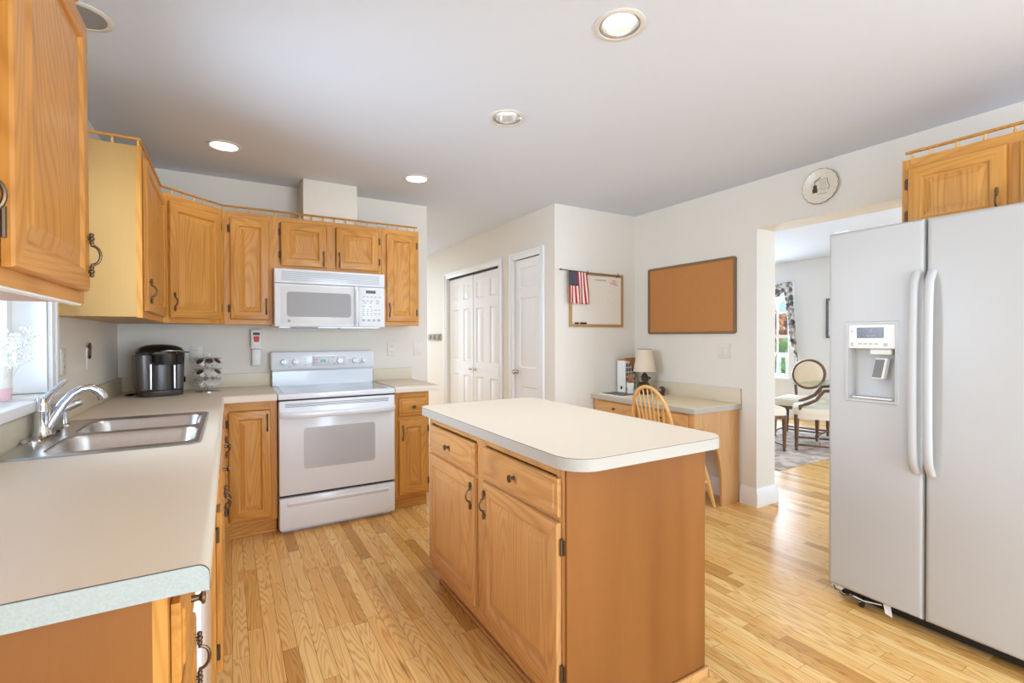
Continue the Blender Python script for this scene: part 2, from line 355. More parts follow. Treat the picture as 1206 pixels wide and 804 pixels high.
# left wall with sink window and an unseen garden door opening added behind the camera for light
WY0, WY1, WZ0, WZ1 = 1.79, 2.65, 1.055, 2.06
m = MB()
for y0, y1, z0, z1 in ((-3.1, -2.2, 0, ZC), (-2.2, -.5, 2.1, ZC), (-.5, WY0, 0, ZC), (WY0, WY1, 0, 1.03), (WY0, WY1, WZ1, ZC), (WY1, YB + TH, 0, ZC)):
    m.box(XL - .15, XL, y0, y1, z0, z1)
struct('wall_left', m, wall_m, smooth=False)
m = MB(); m.box(XL, 1.52, YB, YB + TH, 0, ZC); struct('wall_back', m, wall_m, smooth=False)
# closet block to the right of the hall
CX, CY = 2.45, 3.43
m = MB()
for y0, y1, z0, z1 in ((CY + TH, 3.655, 0, ZC), (3.655, 4.125, 2.045, ZC), (4.125, 4.43, 0, ZC), (4.43, 5.83, 2.04, ZC), (5.83, 8.4, 0, ZC)): m.box(CX, CX + TH, y0, y1, z0, z1)
struct('wall_closet', m, wall_m, smooth=False)
m = MB(); m.box(CX, XR, CY, CY + TH, 0, ZC); struct('wall_alcove', m, wall_m, smooth=False)
RT = .235
m = MB(); m.box(XR, XR + RT, 2.175, 8.4, 0, ZC); m.box(XR, XR + RT, -3.1, 1.085, 0, ZC); m.box(XR, XR + RT, 1.085, 2.175, 2.085, ZC)
struct('wall_right', m, wall_m, smooth=False)
m = MB(); m.box(XL, .55, -3.1, -2.98, 0, ZC); m.box(2.85, XR, -3.1, -2.98, 0, ZC); m.box(.55, 2.85, -3.1, -2.98, 2.12, ZC); struct('wall_rear', m, wall_m, smooth=False)
m = MB(); m.box(XL - .15, 1.42, 8.4, 8.52, 0, ZC); m.box(2.38, XR, 8.4, 8.52, 0, ZC); m.box(1.42, 2.38, 8.4, 8.52, 2.1, ZC); m.box(XL - .15, XL, YB + TH, 8.4, 0, ZC); struct('wall_hall', m, wall_w, smooth=False)
DX = 7.6; DY0, DY1, DZ0, DZ1 = 4.31, 5.75, .62, 2.06
m = MB()
for y0, y1, z0, z1 in ((-.6, DY0, 0, ZC), (DY1, 8.4, 0, ZC), (DY0, DY1, 0, DZ0), (DY0, DY1, DZ1, ZC)): m.box(DX, DX + .14, y0, y1, z0, z1)
struct('wall_dining_far', m, wall_w, smooth=False)
m = MB(); m.box(XR + RT, 4.5, -.72, -.6, 0, ZC); m.box(6.7, DX + .14, -.72, -.6, 0, ZC); m.box(4.5, 6.7, -.72, -.6, 2.2, ZC); m.box(4.5, 6.7, -.72, -.6, 0, .4)
struct('wall_dining_side', m, wall_w, smooth=False)
m = MB(); m.box(XR + RT, DX, 8.4, 8.52, 0, ZC); struct('wall_dining_end', m, wall_w, smooth=False)

# vent chase above the microwave
m = MB(); m.box(.47, .855, 3.80, YB - .001, 2.14, ZC - .001, bev=.004); struct('trim_1', m, wall_m)

def baseboard(name, pts, h=.125, t=.016):
    """a moulded board along a wall polyline; the board stands to the right of the direction of travel"""
    m = MB(); prof = [(0, 0), (t, 0), (t, h * .66), (t * .8, h * .72), (t * .75, h * .82), (t * .35, h * .92), (t * .25, h), (0, h)]
    pts = [Vector(p) for p in pts]; n = len(pts); lps = []
    for i, p in enumerate(pts):
        d0 = (pts[i] - pts[i - 1]).normalized() if i else (pts[1] - pts[0]).normalized()
        d1 = (pts[i + 1] - pts[i]).normalized() if i < n - 1 else d0
        n0 = Vector((d0.y, -d0.x)); n1 = Vector((d1.y, -d1.x)); b = (n0 + n1); b = b / (1 + n0.dot(n1))
        lps.append([(p.x + b.x * a, p.y + b.y * a, z) for a, z in prof])
    m.loops(lps, 0, True, True); return struct(name, m, trim_m)
def bb(name, pts): return baseboard(name, pts, .135, .02)
bb('baseboard_jamb', [(XR, 2.30), (XR, 2.175), (XR + RT, 2.175), (XR + RT, 3.4)])
baseboard('baseboard_kneehole', [(XR, CY - .03), (XR, 2.37)], .135, .016)
baseboard('baseboard_dining', [(DX, 8.3), (DX, -.5)], .14, .018)
baseboard('baseboard_closet', [(CX, 8.3), (CX, 5.92)], .12, .016)
baseboard('baseboard_hall', [(-.6, 8.4), (1.40, 8.4)], .12, .016)

# ---- sink window
m = MB(); t = .018
m.box(XL - .15, XL, WY1 - .012, WY1 - .0005, 1.06, WZ1); m.box(XL - .15, XL, WY0 + .0005, WY0 + .012, 1.06, WZ1); m.box(XL - .15, XL, WY0 + .012, WY1 - .012, WZ1 - .012, WZ1 - .0005)
w1 = struct('window_1', m, trim_m, smooth=False)
m = MB()
for a, b in ((WY1 - .004, 2.712), (1.728, WY0 + .004)):
    m.box(XL + .001, XL + .016, a, b, 1.057, 2.12, bev=.003); m.box(XL + .016, XL + .024, a + (.03 if a > 2 else .0), b - (0 if a > 2 else .03), 1.057, 2.12, bev=.003)
m.box(XL + .001, XL + .018, 1.728, 2.712, WZ1 - .004, 2.13, bev=.003); struct('window_casing', m, trim_m, w1)
m = MB(); m.box(XL - .15, XL + .045, 1.72, 2.715, 1.0175, 1.055, bev=.006); struct('window_sill', m, trim_m, w1)
m = MB(); sx0, sx1 = XL - .135, XL - .10
for y0, y1, z0, z1 in ((WY0 + .013, WY0 + .06, 1.057, WZ1 - .013), (WY1 - .06, WY1 - .013, 1.057, WZ1 - .013), (WY0 + .06, WY1 - .06, 1.057, 1.11), (WY0 + .06, WY1 - .06, WZ1 - .06, WZ1 - .013), (2.20, 2.24, 1.11, WZ1 - .06)):
    m.box(sx0, sx1, y0, y1, z0, z1, bev=.004)
struct('window_sash', m, trim_m, w1)
m = MB(); m.box(XL - .122, XL - .118, WY0 + .055, WY1 - .055, 1.10, WZ1 - .055); struct('window_pane', m, pane_m, w1, smooth=False)
# garden door frames behind the camera (left and rear), dining side window, hall door: unseen openings, added to carry the fill lights
def frame_y(name, x0, x1, y, z0, z1, mull, w=.06):
    m = MB()
    for a, b in ((x0, x0 + w), (x1 - w, x1)): m.box(a, b, y - .03, y + .03, z0, z1)
    m.box(x0 + w, x1 - w, y - .03, y + .03, z1 - w, z1); m.box(x0 + w, x1 - w, y - .03, y + .03, z0, z0 + w)
    for c in mull: m.box(c - w / 2, c + w / 2, y - .025, y + .025, z0 + w, z1 - w)
    return struct(name, m, trim_m, smooth=False)
frame_y('added_door_3', .551, 2.849, -3.04, .001, 2.119, (1.7,)); frame_y('added_window_3', 4.501, 6.699, -.66, .401, 2.199, (5.6,)); frame_y('added_door_5', 1.421, 2.379, 8.46, .001, 2.099, ())
m = MB()
for a, b in ((-2.199, -2.13), (-.57, -.501), (-1.385, -1.315)): m.box(XL - .11, XL - .05, a, b, .001, 2.099)
for a, b in ((-2.13, -1.385), (-1.315, -.57)): m.box(XL - .11, XL - .05, a, b, 2.03, 2.099); m.box(XL - .11, XL - .05, a, b, .001, .07)
struct('added_door_4', m, trim_m, smooth=False)

# ---- closet doors
def casing(name, y0, y1, ztop, w=.07, parent=None):
    m = MB()
    for a, b, s in ((y0 - w, y0, 0), (y1, y1 + w, 1)):
        m.box(CX - .014, CX - .001, a, b, 0, ztop + w, bev=.003)
        o0, o1 = (a, a + .022) if s == 0 else (b - .022, b); m.box(CX - .024, CX - .013, o0, o1, 0, ztop + w, bev=.004)
        i0, i1 = (b - .014, b - .004) if s == 0 else (a + .004, a + .014); m.box(CX - .019, CX - .013, i0, i1, 0, ztop, bev=.002)
    m.box(CX - .0145, CX - .001, y0, y1, ztop, ztop + w - .0005, bev=.003); m.box(CX - .0235, CX - .013, y0 - w + .002, y1 + w - .002, ztop + w - .022, ztop + w - .0006, bev=.004)
    return struct(name, m, trim_m, parent)
def panel_leaf(name, y0, y1, z0, z1, panels, x, th=.034, parent=None, mats=trim_m):
    """moulded door leaf facing -x; panels: list of (ya,yb,za,zb)"""
    m = MB(); ys = sorted({y0, y1, *[p[0] for p in panels], *[p[1] for p in panels]}); zs = sorted({z0, z1, *[p[2] for p in panels], *[p[3] for p in panels]})
    for i in range(len(ys) - 1):
        for j in range(len(zs) - 1):
            cy, cz = (ys[i] + ys[i + 1]) / 2, (zs[j] + zs[j + 1]) / 2
            if any(p[0] < cy < p[1] and p[2] < cz < p[3] for p in panels): continue
            m.face([m.bm.verts.new(q) for q in ((x, ys[i], zs[j]), (x, ys[i + 1], zs[j]), (x, ys[i + 1], zs[j + 1]), (x, ys[i], zs[j + 1]))])
    for a, b, c, d in panels:
        lp = []
        for ins, dx in ((0, 0), (.012, .010), (.020, .010), (.042, .003)):
            k = min(ins, (b - a) * .38); lp.append([(x + dx, a + k, c + ins), (x + dx, b - k, c + ins), (x + dx, b - k, d - ins), (x + dx, a + k, d - ins)])
        m.loops(lp)
    bmesh.ops.remove_doubles(m.bm, verts=list(m.bm.verts), dist=1e-5)
    m.box(x + .012, x + th, y0, y1, z0, z1)
    for a, b, c, d in ((y0, y0, z0, z1), (y1, y1, z0, z1)):
        m.face([m.bm.verts.new(q) for q in ((x, a, c), (x + .012, a, c), (x + .012, a, d), (x, a, d))])
    for zz in (z0, z1): m.face([m.bm.verts.new(q) for q in ((x, y0, zz), (x + .012, y0, zz), (x + .012, y1, zz), (x, y1, zz))])
    return struct(name, m, mats, parent, ang=20)
def knob_x(name, y, z, x0, r, mat, parent, L=.03):
    m = MB(); M = Matrix.Rotation(radians(-90), 4, 'Y')
    m.lathe([(r * .95, 0), (r * .95, .003), (r * .4, .005), (r * .35, L * .45), (r * .75, L * .6), (r, L * .8), (r * .8, L * .97), (.001, L)], (x0, y, z), 16, M=M)
    return struct(name, m, mat, parent)
d1 = casing('door_1', 4.43, 5.83, 2.03)
W = (5.83 - 4.43 - .016) / 4
for k in range(4):
    a = 4.438 + k * W + .002; b = a + W - .004; pa, pb = a + .075, b - .075
    pan = [(pa, pb, .22, .82), (pa, pb, .98, 1.62), (pa, pb, 1.73, 1.93)]
    lf = panel_leaf('door_leaf', a, b, .012, 2.012, pan, CX + .03 + (.004 if k % 2 else 0), parent=d1)
    if k in (1, 2): knob_x('knob', (a + .06 if k == 1 else b - .06) if False else (b - .05 if k == 1 else a + .05), .90, CX + .03, .016, nickel, lf)
m = MB(); m.box(CX + .02, CX + .09, 4.43, 5.83, 2.014, 2.029); struct('door_track', m, dark_m, d1, smooth=False)
m = MB(); m.box(CX + .10, CX + .119, 4.431, 5.829, 0.0, 2.039); struct('door_backing', m, dark_m, d1, smooth=False)
d2 = casing('door_2', 3.655, 4.125, 2.035)
pan = [(3.655 + .085, 4.125 - .085, .22, .80), (3.74, 4.04, .98, 1.66), (3.74, 4.04, 1.76, 1.95)]
lf = panel_leaf('door_leaf', 3.66, 4.12, .012, 2.03, pan, CX + .012, parent=d2)
knob_x('door_knob', 4.085, .935, CX + .012, .027, nickel, lf, .055)
for z in (1.865, 1.05, .25):
    m = MB(); m.tube([(CX + .004, 3.662, z - .045), (CX + .004, 3.662, z + .045)], .006, 8); struct('hinge', m, bronze_d, lf)

# ---- dining window, curtain wall
m = MB()
for y0, y1, z0, z1 in ((DY0, DY0 + .05, DZ0, DZ1), (DY1 - .05, DY1, DZ0, DZ1), (DY0 + .05, DY1 - .05, DZ1 - .05, DZ1), (DY0 + .05, DY1 - .05, DZ0, DZ0 + .05), (DY0 + .05, DY1 - .05, 1.25, 1.30)): m.box(DX + .03, DX + .07, y0, y1, z0, z1)
for y in (4.54, 4.80, 5.03, 5.26, 5.52): m.box(DX + .04, DX + .06, y - .011, y + .011, DZ0 + .05, DZ1 - .05)
for z in (.95, 1.66): m.box(DX + .04, DX + .06, DY0 + .05, DY1 - .05, z - .011, z + .011)
w2 = struct('window_2', m, trim_m, smooth=False)
m = MB(); m.box(DX + .048, DX + .052, DY0 + .05, DY1 - .05, DZ0 + .05, DZ1 - .05); struct('window_pane', m, pane_m, w2, smooth=False)
m = MB(); m.box(DX - .03, DX - .001, DY0 - .02, DY1 + .02, DZ0 - .035, DZ0, bev=.005)
for a, b in ((DY0 - .075, DY0), (DY1, DY1 + .075)): m.box(DX - .018, DX - .001, a, b, DZ0, DZ1 + .07, bev=.003)
m.box(DX - .018, DX - .001, DY0, DY1, DZ1, DZ1 + .07, bev=.003); struct('window_casing', m, trim_m, w2)

# ================================================================ RECESSED LIGHTS
LBL = ['large lit recessed ceiling light nearest the camera, above the island front', 'lit recessed ceiling light above the far end of the island',
       'lit recessed ceiling light above the corner cabinets by the coffee maker', 'lit recessed ceiling light to the right above the microwave cabinets', 'unlit grey recessed ceiling light above the sink by the left cabinets']
for k, (cx, cy) in enumerate(CANS):
    r = thing('recessed_light', LBL[k], 'ceiling light', (cx, cy, ZC), group='recessed ceiling lights')
    m = MB(); ri, ro, n = .070, .095, 48; deep = .045 if k < 2 else .012
    out = []
    for i in range(n):
        a = 2 * pi * i / n; out.append((cos(a), sin(a)))
    def circ(rr, z): return [(rr * c, rr * s_, z) for c, s_ in out]
    m.loops([circ(ro, 0.0), circ(ro, -.004), circ(ro - .006, -.007), circ(.078, -.007), circ(.075, -.0045)], 0, False, False)
    obj('trim_ring', m, trim_ring, r)
    m = MB(); m.loops([circ(.0748, -.0046), circ(.0725, -.004)], 0, False, False); obj('gasket', m, seam_m, r)
    m = MB(); m.loops([circ(.0725, -.0041), circ(.0655, .0005), circ(.063, deep * .5), circ(.056, deep)], 0, False, False)
    obj('reflector', m, reflector, r) if k < 2 else m.bm.free()
    m = MB(); m.loops([circ(.0565, deep - .001), circ(.03, deep - .006)] if k < 2 else [circ(.0745, -.0042), circ(.05, -.0055), circ(.02, -.006)], 0, False, True)
    obj('lens', m, lamp_off if k == 4 else lamp_on, r)
    if k < 4:
        l = bpy.data.lights.new('recessed_lamp', 'SPOT'); l.energy = LAMP_W * (1.0 if k < 2 else .22); l.color = (.92, .97, 1.03); l.shadow_soft_size = .045; l.spot_size = radians(150); l.spot_blend = .8
        lo = bpy.data.objects.new('recessed_lamp', l); COL.objects.link(lo); lo.parent = r; lo.location = (0, 0, -.012)

# ================================================================ CABINETS
def pull_mesh(L=.105):
    """antique bail pull, vertical, in front (-y) of the origin: beaded ends joined by a bowed grip"""
    m = MB(); h = L / 2
    for s in (-1, 1):
        m.ball((0, -.007, s * h), .0055); m.ball((0, -.007, s * (h - .010)), .0065); m.ball((0, -.007, s * (h - .020)), .0055); m.tube([(0, -.007, s * h), (0, -.008, s * (h - .03))], .0038, 8)
        m.tube([(0, 0, s * (h - .010)), (0, -.007, s * (h - .010))], .005, 8)
    q = h - .028; pts = []
    for i in range(11):
        a = pi * i / 10; pts.append((0, -.008 - .017 * sin(a), -q * cos(a)))
    m.tube(pts, .0036, 8); return m
def knob_mesh(r=.014, L=.024):
    m = MB(); M = Matrix.Rotation(radians(90), 4, 'X')
    m.lathe([(r * .5, 0), (r * .4, L * .5), (r * .6, L * .65), (r, L * .78), (r * .9, L * .95), (r * .4, L), (.0008, L)], (0, 0, 0), 14, M=M); return m
def hinge_mesh():
    m = MB(); m.tube([(0, -.006, -.026), (0, -.006, .026)], .0048, 8); m.box(-.010, .010, -.004, 0, -.022, .022); return m
def rp_door(root, x0, x1, z0, z1, mats=None, pull=None, hinges=None, stile=.058, name='door'):
    fz, fx, fp = mats or (oak_z, oak_x, oak_p); cx, cz = (x0 + x1) / 2, (z0 + z1) / 2; w, h = (x1 - x0) / 2, (z1 - z0) / 2
    T = .019; s = stile
    def R(i, y): return (-w + i, w - i, -h + i, h - i, y)
    m = MB(); m.rects([R(0, 0), R(0, -T + .007), R(.003, -T + .002), R(.008, -T), R(s - .008, -T), R(s - .004, -T + .0025), R(s, -T + .009), R(s + .004, -T + .010)], True, False, mif=lambda a, i: 1 if i in (0, 2) else 0)
    d = obj(name, m, [fz, fx], root, loc=(cx, -.0015, cz), ang=25)
    m = MB(); b = min(.032, (w - s) * .45); m.rects([R(s + .001, -T + .0105), R(s + .006, -T + .0095), R(s + b, -T + .002), R(s + b + .003, -T + .001)], False, True)
    obj('door_panel', m, fp, d, ang=12)
    if pull: obj('pull', pull_mesh(), bronze, d, loc=(pull[0] - cx, -T, pull[1] - cz))
    if hinges:
        hx = (x0 - .007 if hinges == 'l' else x1 + .007) - cx
        for hz in (z0 + .075, z1 - .075): obj('hinge', hinge_mesh(), bronze_d, d, loc=(hx, .001, hz - cz))
    return d
def drawer_front(root, x0, x1, z0, z1, mat, knob=True):
    cx, cz = (x0 + x1) / 2, (z0 + z1) / 2; w, h = (x1 - x0) / 2, (z1 - z0) / 2; T = .019
    def R(i, y): return (-w + i, w - i, -h + i, h - i, y)
    m = MB(); m.rects([R(0, 0), R(0, -T + .008), R(.002, -T + .0055), R(.018, -T + .0045), R(.021, -T + .001), R(.024, -T)], True, True)
    d = obj('drawer_front', m, mat, root, loc=(cx, -.0015, cz), ang=20)
    if knob: obj('knob', knob_mesh(), bronze, d, loc=(0, -T, 0))
    return d
def frame_boxes(w, h, zb, zt, mids=(), rails=(), sl=.038, sr=.038, th=.02):
    """face frame in front of a carcass: material 0 vertical, 1 horizontal"""
    m = MB(); m.box(0, sl, 0, th, 0, h); m.box(w - sr, w, 0, th, 0, h); m.box(sl, w - sr, .0002, th, h - zt, h, 1); m.box(sl, w - sr, .0002, th, 0, zb, 1)
    for a, b in mids: m.box(a, b, .0001, th, zb, h - zt)
    for a, b, x0, x1 in rails: m.box(x0, x1, .0003, th, a, b, 1)
    return m
def upper(name, label, w, h, loc, rotz, doors, d=.305, side=maple, mids=(), mats=None):
    r = thing(name, label, 'cabinet', loc, rotz, 'oak wall cabinets')
    m = MB(); m.box(.0005, w - .0005, .02, d - .002, .004, h - .001); obj('carcass', m, side, r, smooth=False)
    m = frame_boxes(w, h, .045, .045, mids); obj('face_frame', m, [oak_z, oak_x], r, smooth=False)
    for x0, x1, z0, z1, pull, hg in doors: rp_door(r, x0, x1, z0, z1, mats, pull, hg)
    return r
UZ, UT, UH = 1.37, 2.135, .765
FY = YB - .305 - .0                                   # 3.775: wall-cabinet faces on the back wall
upper('wall_cabinet', 'narrow oak wall cabinet between the corner cabinet and microwave', .294, UH, (-.029, FY, UZ), 0, [(.036, .272, .032, .722, (.252, .125), 'l')])
upper('wall_cabinet', 'short two-door oak wall cabinet directly above the microwave', .765, .37, (.266, FY, 1.765), 0, [(.052, .357, .025, .335, (.336, .09), 'l'), (.425, .741, .025, .335, (.446, .09), 'r')], mids=((.36, .42),))
upper('wall_cabinet', 'narrow oak wall cabinet to the right of the microwave', .302, UH, (1.033, FY, UZ), 0, [(.036, .276, .032, .722, (.056, .125), 'r')])
# left wall, far of the window: front faces +x
upper('wall_cabinet', 'oak wall cabinet with pale side beyond the sink window', .768, UH, (XL + .305, 2.70, UZ), pi / 2, [(.03, .735, .032, .722, (.065, .125), None)])
# near left cabinet, two doors in view
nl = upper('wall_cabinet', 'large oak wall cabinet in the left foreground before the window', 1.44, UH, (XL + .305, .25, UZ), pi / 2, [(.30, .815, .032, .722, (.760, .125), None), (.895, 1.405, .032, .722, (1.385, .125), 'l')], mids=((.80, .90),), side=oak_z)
m = MB(); m.box(.02, 1.41, -.0005, .018, -.005, -.0005); obj('lit_edge_strip', m, white_pl, nl, smooth=False)  # window light on the frame's bottom edge, drawn as a white strip
# diagonal corner cabinet
r = thing('corner_wall_cabinet', 'diagonal oak wall cabinet in the corner above the coffee maker', 'cabinet', (XL + .305, 3.47, UZ), pi / 4, 'oak wall cabinets')
Q = Matrix.Rotation(-pi / 4, 2)
poly = [Q @ (Vector(p) - Vector((XL + .305, 3.47))) for p in ((-.638, 3.471), (-.34, 3.471), (-.031, 3.78), (-.031, 4.078), (-.638, 4.078))]
poly = [(p.x, max(p.y, .02) if i in (1, 2) else p.y) for i, p in enumerate(poly)]
m = MB(); m.prism(poly, 'z', .004, UH - .001); obj('carcass', m, maple, r, smooth=False)
m = frame_boxes(.431, UH, .045, .045); obj('face_frame', m, [oak_z, oak_x], r, smooth=False)
rp_door(r, .034, .398, .032, .722, None, (.056, .125), 'r')
# fridge cabinet, front faces -x
fc = upper('wall_cabinet', 'oak wall cabinet above the refrigerator', .785, .37, (2.855, 1.072, 1.765), -pi / 2, [(.028, .372, .02, .325, (.345, .09), 'l'), (.412, .757, .02, .325, (.44, .09), 'r')], d=.54, side=oak_z, mids=((.37, .415),))

# gallery rails
def gallery(name, label, pts, step=.078, end0=False):
    r = thing(name, label, 'gallery rail', (pts[0][0], pts[0][1], UT)); o = Vector((pts[0][0], pts[0][1]))
    P = [Vector(p) - o for p in pts]
    m = MB(); m.tube([(p.x, p.y, .036) for p in P], .0095, 8, sx=.75, sy=1.25); obj('rail_bar', m, oak_x, r)
    for a, b in zip(P[:-1], P[1:]):
        L = (b - a).length; n = max(1, round(L / step))
        for k in range(n + (b is P[-1])):
            if k == 0 and a is P[0] and end0 is None: continue
            p = a + (b - a) * ((k + .25 if k == 0 and a is P[0] else k) / n if k < n else (n - .25) / n)
            m = MB(); m.lathe([(.0035, 0), (.0035, .003), (.0065, .009), (.0065, .013), (.003, .018), (.005, .024), (.003, .030)], (p.x, p.y, 0), 8); obj('spindle', m, beech, r)
    return r
gallery('gallery_rail', 'oak gallery rail with spindles along the corner and microwave cabinets', [(XL + .02, 2.715), (XL + .305 - .012, 2.715), (XL + .293, 3.475), (-.034, FY + .012), (1.325, FY + .012)])
gallery('gallery_rail', 'oak gallery rail atop the left foreground cabinet', [(XL + .293, .27), (XL + .293, 1.68)])
gallery('gallery_rail', 'oak gallery rail atop the cabinet above the refrigerator', [(2.867, 1.06), (2.867, .30)], .098)

# ---- base cabinets
def base_cab(name, label, w, d, loc, rotz, doors, drawers, mats, side, mids=(), rails=(), zt=.04, hollow=False, h=.873):
    r = thing(name, label, 'cabinet', loc, rotz, 'oak base cabinets')
    m = MB(); m.box(.0005, w - .0005, .075, d - .002, 0, .10)
    if hollow:
        for a, b, c, e, z0, z1 in ((.0005, .018, .02, d - .002, .10, h - .001), (w - .018, w - .0005, .02, d - .002, .10, h - .001), (.018, w - .018, .02, d - .002, .10, .118), (.018, w - .018, d - .012, d - .002, .118, h - .001)): m.box(a, b, c, e, z0, z1)
    else: m.box(.0005, w - .0005, .02, d - .002, .10, h - .001)
    obj('carcass', m, side, r, smooth=False)
    f = MB(); hh = h - .10; g = frame_boxes(w, hh, .045, zt, mids, rails); me = bpy.data.meshes.new('t'); g.bm.to_mesh(me); g.bm.free(); f.bm.from_mesh(me); bpy.data.meshes.remove(me)
    bmesh.ops.translate(f.bm, verts=list(f.bm.verts), vec=(0, 0, .10)); obj('face_frame', f, [mats[0], mats[1]], r, smooth=False)
    m = MB(); m.box(.001, w - .001, .055, .0745, .001, .0995, 0); m.box(.001, w - .001, .046, .0545, .001, .018, 0, bev=.003); obj('toe_kick', m, mats[1], r)
    for x0, x1, z0, z1, pull, hg in doors: rp_door(r, x0, x1, z0, z1, mats, pull, hg)
    for x0, x1, z0, z1 in drawers: drawer_front(r, x0, x1, z0, z1, mats[1])
    return r
OM = (oak_z, oak_x, oak_p); IM = (isl_z, isl_x, isl_p)
BF = 3.47
base_cab('base_cabinet', 'single-door oak base cabinet left of the white stove', .308, YB - BF, (-.046, BF, 0), 0, [(.036, .272, .125, .815, (.252, .735), 'l')], [], OM, oak_z, zt=.055)
base_cab('base_cabinet', 'narrow oak base cabinet with one drawer right of the stove', .268, YB - BF, (1.034, BF, 0), 0, [(.034, .252, .12, .665, (.06, .575), 'r')], [(.034, .252, .70, .83)], OM, oak_z, rails=((.66 - .10, .705 - .10, .038, .23),))
LXF = -.068                                            # face of the left run
base_cab('base_cabinet', 'near oak base cabinet with drawer and knob under the left counter end', .365, -XL - .088, (-.088, .935, 0), pi / 2, [(.03, .335, .12, .675, (.305, .585), 'l')], [(.03, .335, .705, .84)], OM, birch, rails=((.575, .61, .038, .327),))
base_cab('base_cabinet', 'oak sink base cabinet with paired doors under the sink', .94, -XL - .046, (-.046, 1.912, 0), pi / 2, [(.03, .455, .12, .675, (.43, .585), 'l'), (.485, .91, .12, .675, (.51, .585), 'r')], [(.03, .455, .705, .84), (.485, .91, .705, .84)], OM, oak_z, mids=((.44, .50),), hollow=True)
base_cab('base_cabinet', 'oak base cabinet in the inner corner beside the sink cabinet', .60, -XL - .046, (-.046, 2.858, 0), pi / 2, [(.03, .50, .12, .815, (.07, .705), 'r')], [], OM, oak_z)
# dishwasher
r = thing('dishwasher', 'white dishwasher seen edge-on between the left base cabinets', 'dishwasher', (-.082, 1.306, 0), pi / 2)
m = MB(); m.box(.002, .598, .012, .55, .10, .868); m.box(.01, .59, .07, .55, 0, .10); obj('body', m, white_app, r, smooth=False)
m = MB(); m.box(.004, .596, -.022, .012, .105, .70, bev=.006); obj('door', m, white_app, r)
m = MB(); m.box(.004, .596, -.026, .012, .705, .866, bev=.006); obj('control_panel', m, white_app, r)
m = MB(); m.box(.1, .5, -.034, -.026, .72, .745, bev=.003); obj('handle', m, white_app, r)
m = MB(); m.box(.005, .595, .045, .069, .002, .098); obj('kick_plate', m, dark_m, r, smooth=False)

# ---- island
ir = base_cab('kitchen_island', 'oak kitchen island cabinet with two doors and two drawers', 1.16, .64, (.89, 2.357, 0), -pi / 2,
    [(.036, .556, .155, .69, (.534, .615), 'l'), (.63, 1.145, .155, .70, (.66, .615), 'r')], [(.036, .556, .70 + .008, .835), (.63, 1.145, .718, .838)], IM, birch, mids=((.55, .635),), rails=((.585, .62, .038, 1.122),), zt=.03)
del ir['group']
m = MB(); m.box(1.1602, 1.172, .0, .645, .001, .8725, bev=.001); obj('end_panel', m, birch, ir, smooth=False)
m = MB(); m.box(1.1725, 1.187, .075, .655, .001, .042, 0, bev=.005); m.box(1.0, 1.187, .642, .6555, .001, .042, bev=.004); obj('shoe_moulding', m, isl_x, ir)
o = MB(); P = rrect(.855, 1.565, 1.105, 2.435, [.10, .085, .085, .07], 8); n = len(P)
def off(P, d):
    c = Vector((sum(p[0] for p in P) / len(P), sum(p[1] for p in P) / len(P))); out = []
    for i, p in enumerate(P):
        a = Vector(P[i - 1]); b = Vector(P[(i + 1) % len(P)]); t = (b - a).normalized(); out.append((p[0] + t.y * -d * -1 * -1, p[1] + t.x * d)) if False else out.append((p[0] - t.y * d, p[1] + t.x * d))
    return out
it = thing('island_countertop', 'almond laminate island countertop with rounded corners', 'countertop', (1.21, 1.77, .874))
def sh(P, z): return [(p[0] - 1.21, p[1] - 1.77, z - .874) for p in P]
m = MB(); m.loops([sh(P, .878), sh(P, .9155), sh(off(P, .0012), .917)], 0, True, True, mif=lambda a, i: 1 if a == 1 else (2 if a >= 2 else 0)); obj('edge_band', m, [lam_edge, seam_m, lam_m], it, ang=30)
P2 = off(P, .0014); m = MB(); m.loops([sh(P2, .9166), sh(P2, .9176)], 0, False, True); obj('laminate_top', m, lam_m, it)
P3 = off(P, .02); m = MB(); m.loops([sh(P3, .8741), sh(P3, .8785)], 0, True, True); obj('build_up', m, lam_edge, it)

# ---- left countertop (L) with sink cut-out
r = thing('countertop', 'L-shaped almond laminate countertop holding the sink and coffee maker', 'countertop', (XL, .912, .874))
SX0, SX1, SY0, SY1 = -.585, -.115, 1.985, 2.745                          # cut-out
def roll(front, back, zt=.917, zb=.877, rr=.017):
    """edge profile running from back (flat) to the rolled front; returns (a,z) list"""
    pr = [(back, zb), (back, zt)]
    for i in range(7):
        a = pi / 2 * (1 - i / 6); pr.append((front - rr + rr * cos(a), zt - rr + rr * sin(a)))
    pr += [(front, zb - .002), (front - .02, zb - .002), (front - .02, zb)]
    return pr
ox, oy, oz = XL, .912, .874; YF = 3.432; XF = -.03
m = MB()
def bx(x0, x1, y0, y1, z0, z1): m.box(x0 - ox, x1 - ox, y0 - oy, y1 - oy, z0 - oz, z1 - oz)
xb = -.10
m.prism([(a - ox, z - oz) for a, z in roll(XF, xb)], 'y', .002, YF + .02 - oy)
bx(XL + .001, xb, .914, SY0, .877, .917); bx(XL + .001, SX0, SY0, SY1, .877, .917); bx(SX1, xb, SY0, SY1, .877, .917); bx(XL + .001, xb, SY1, YB - .001, .877, .917)
pr = [(YF + (YF - a) - YF - oy + (0), z - oz) for a, z in roll(YF, YF - .07)]
pr = [((2 * YF - a) - oy, z - oz) for a, z in roll(YF, YF - .07)]
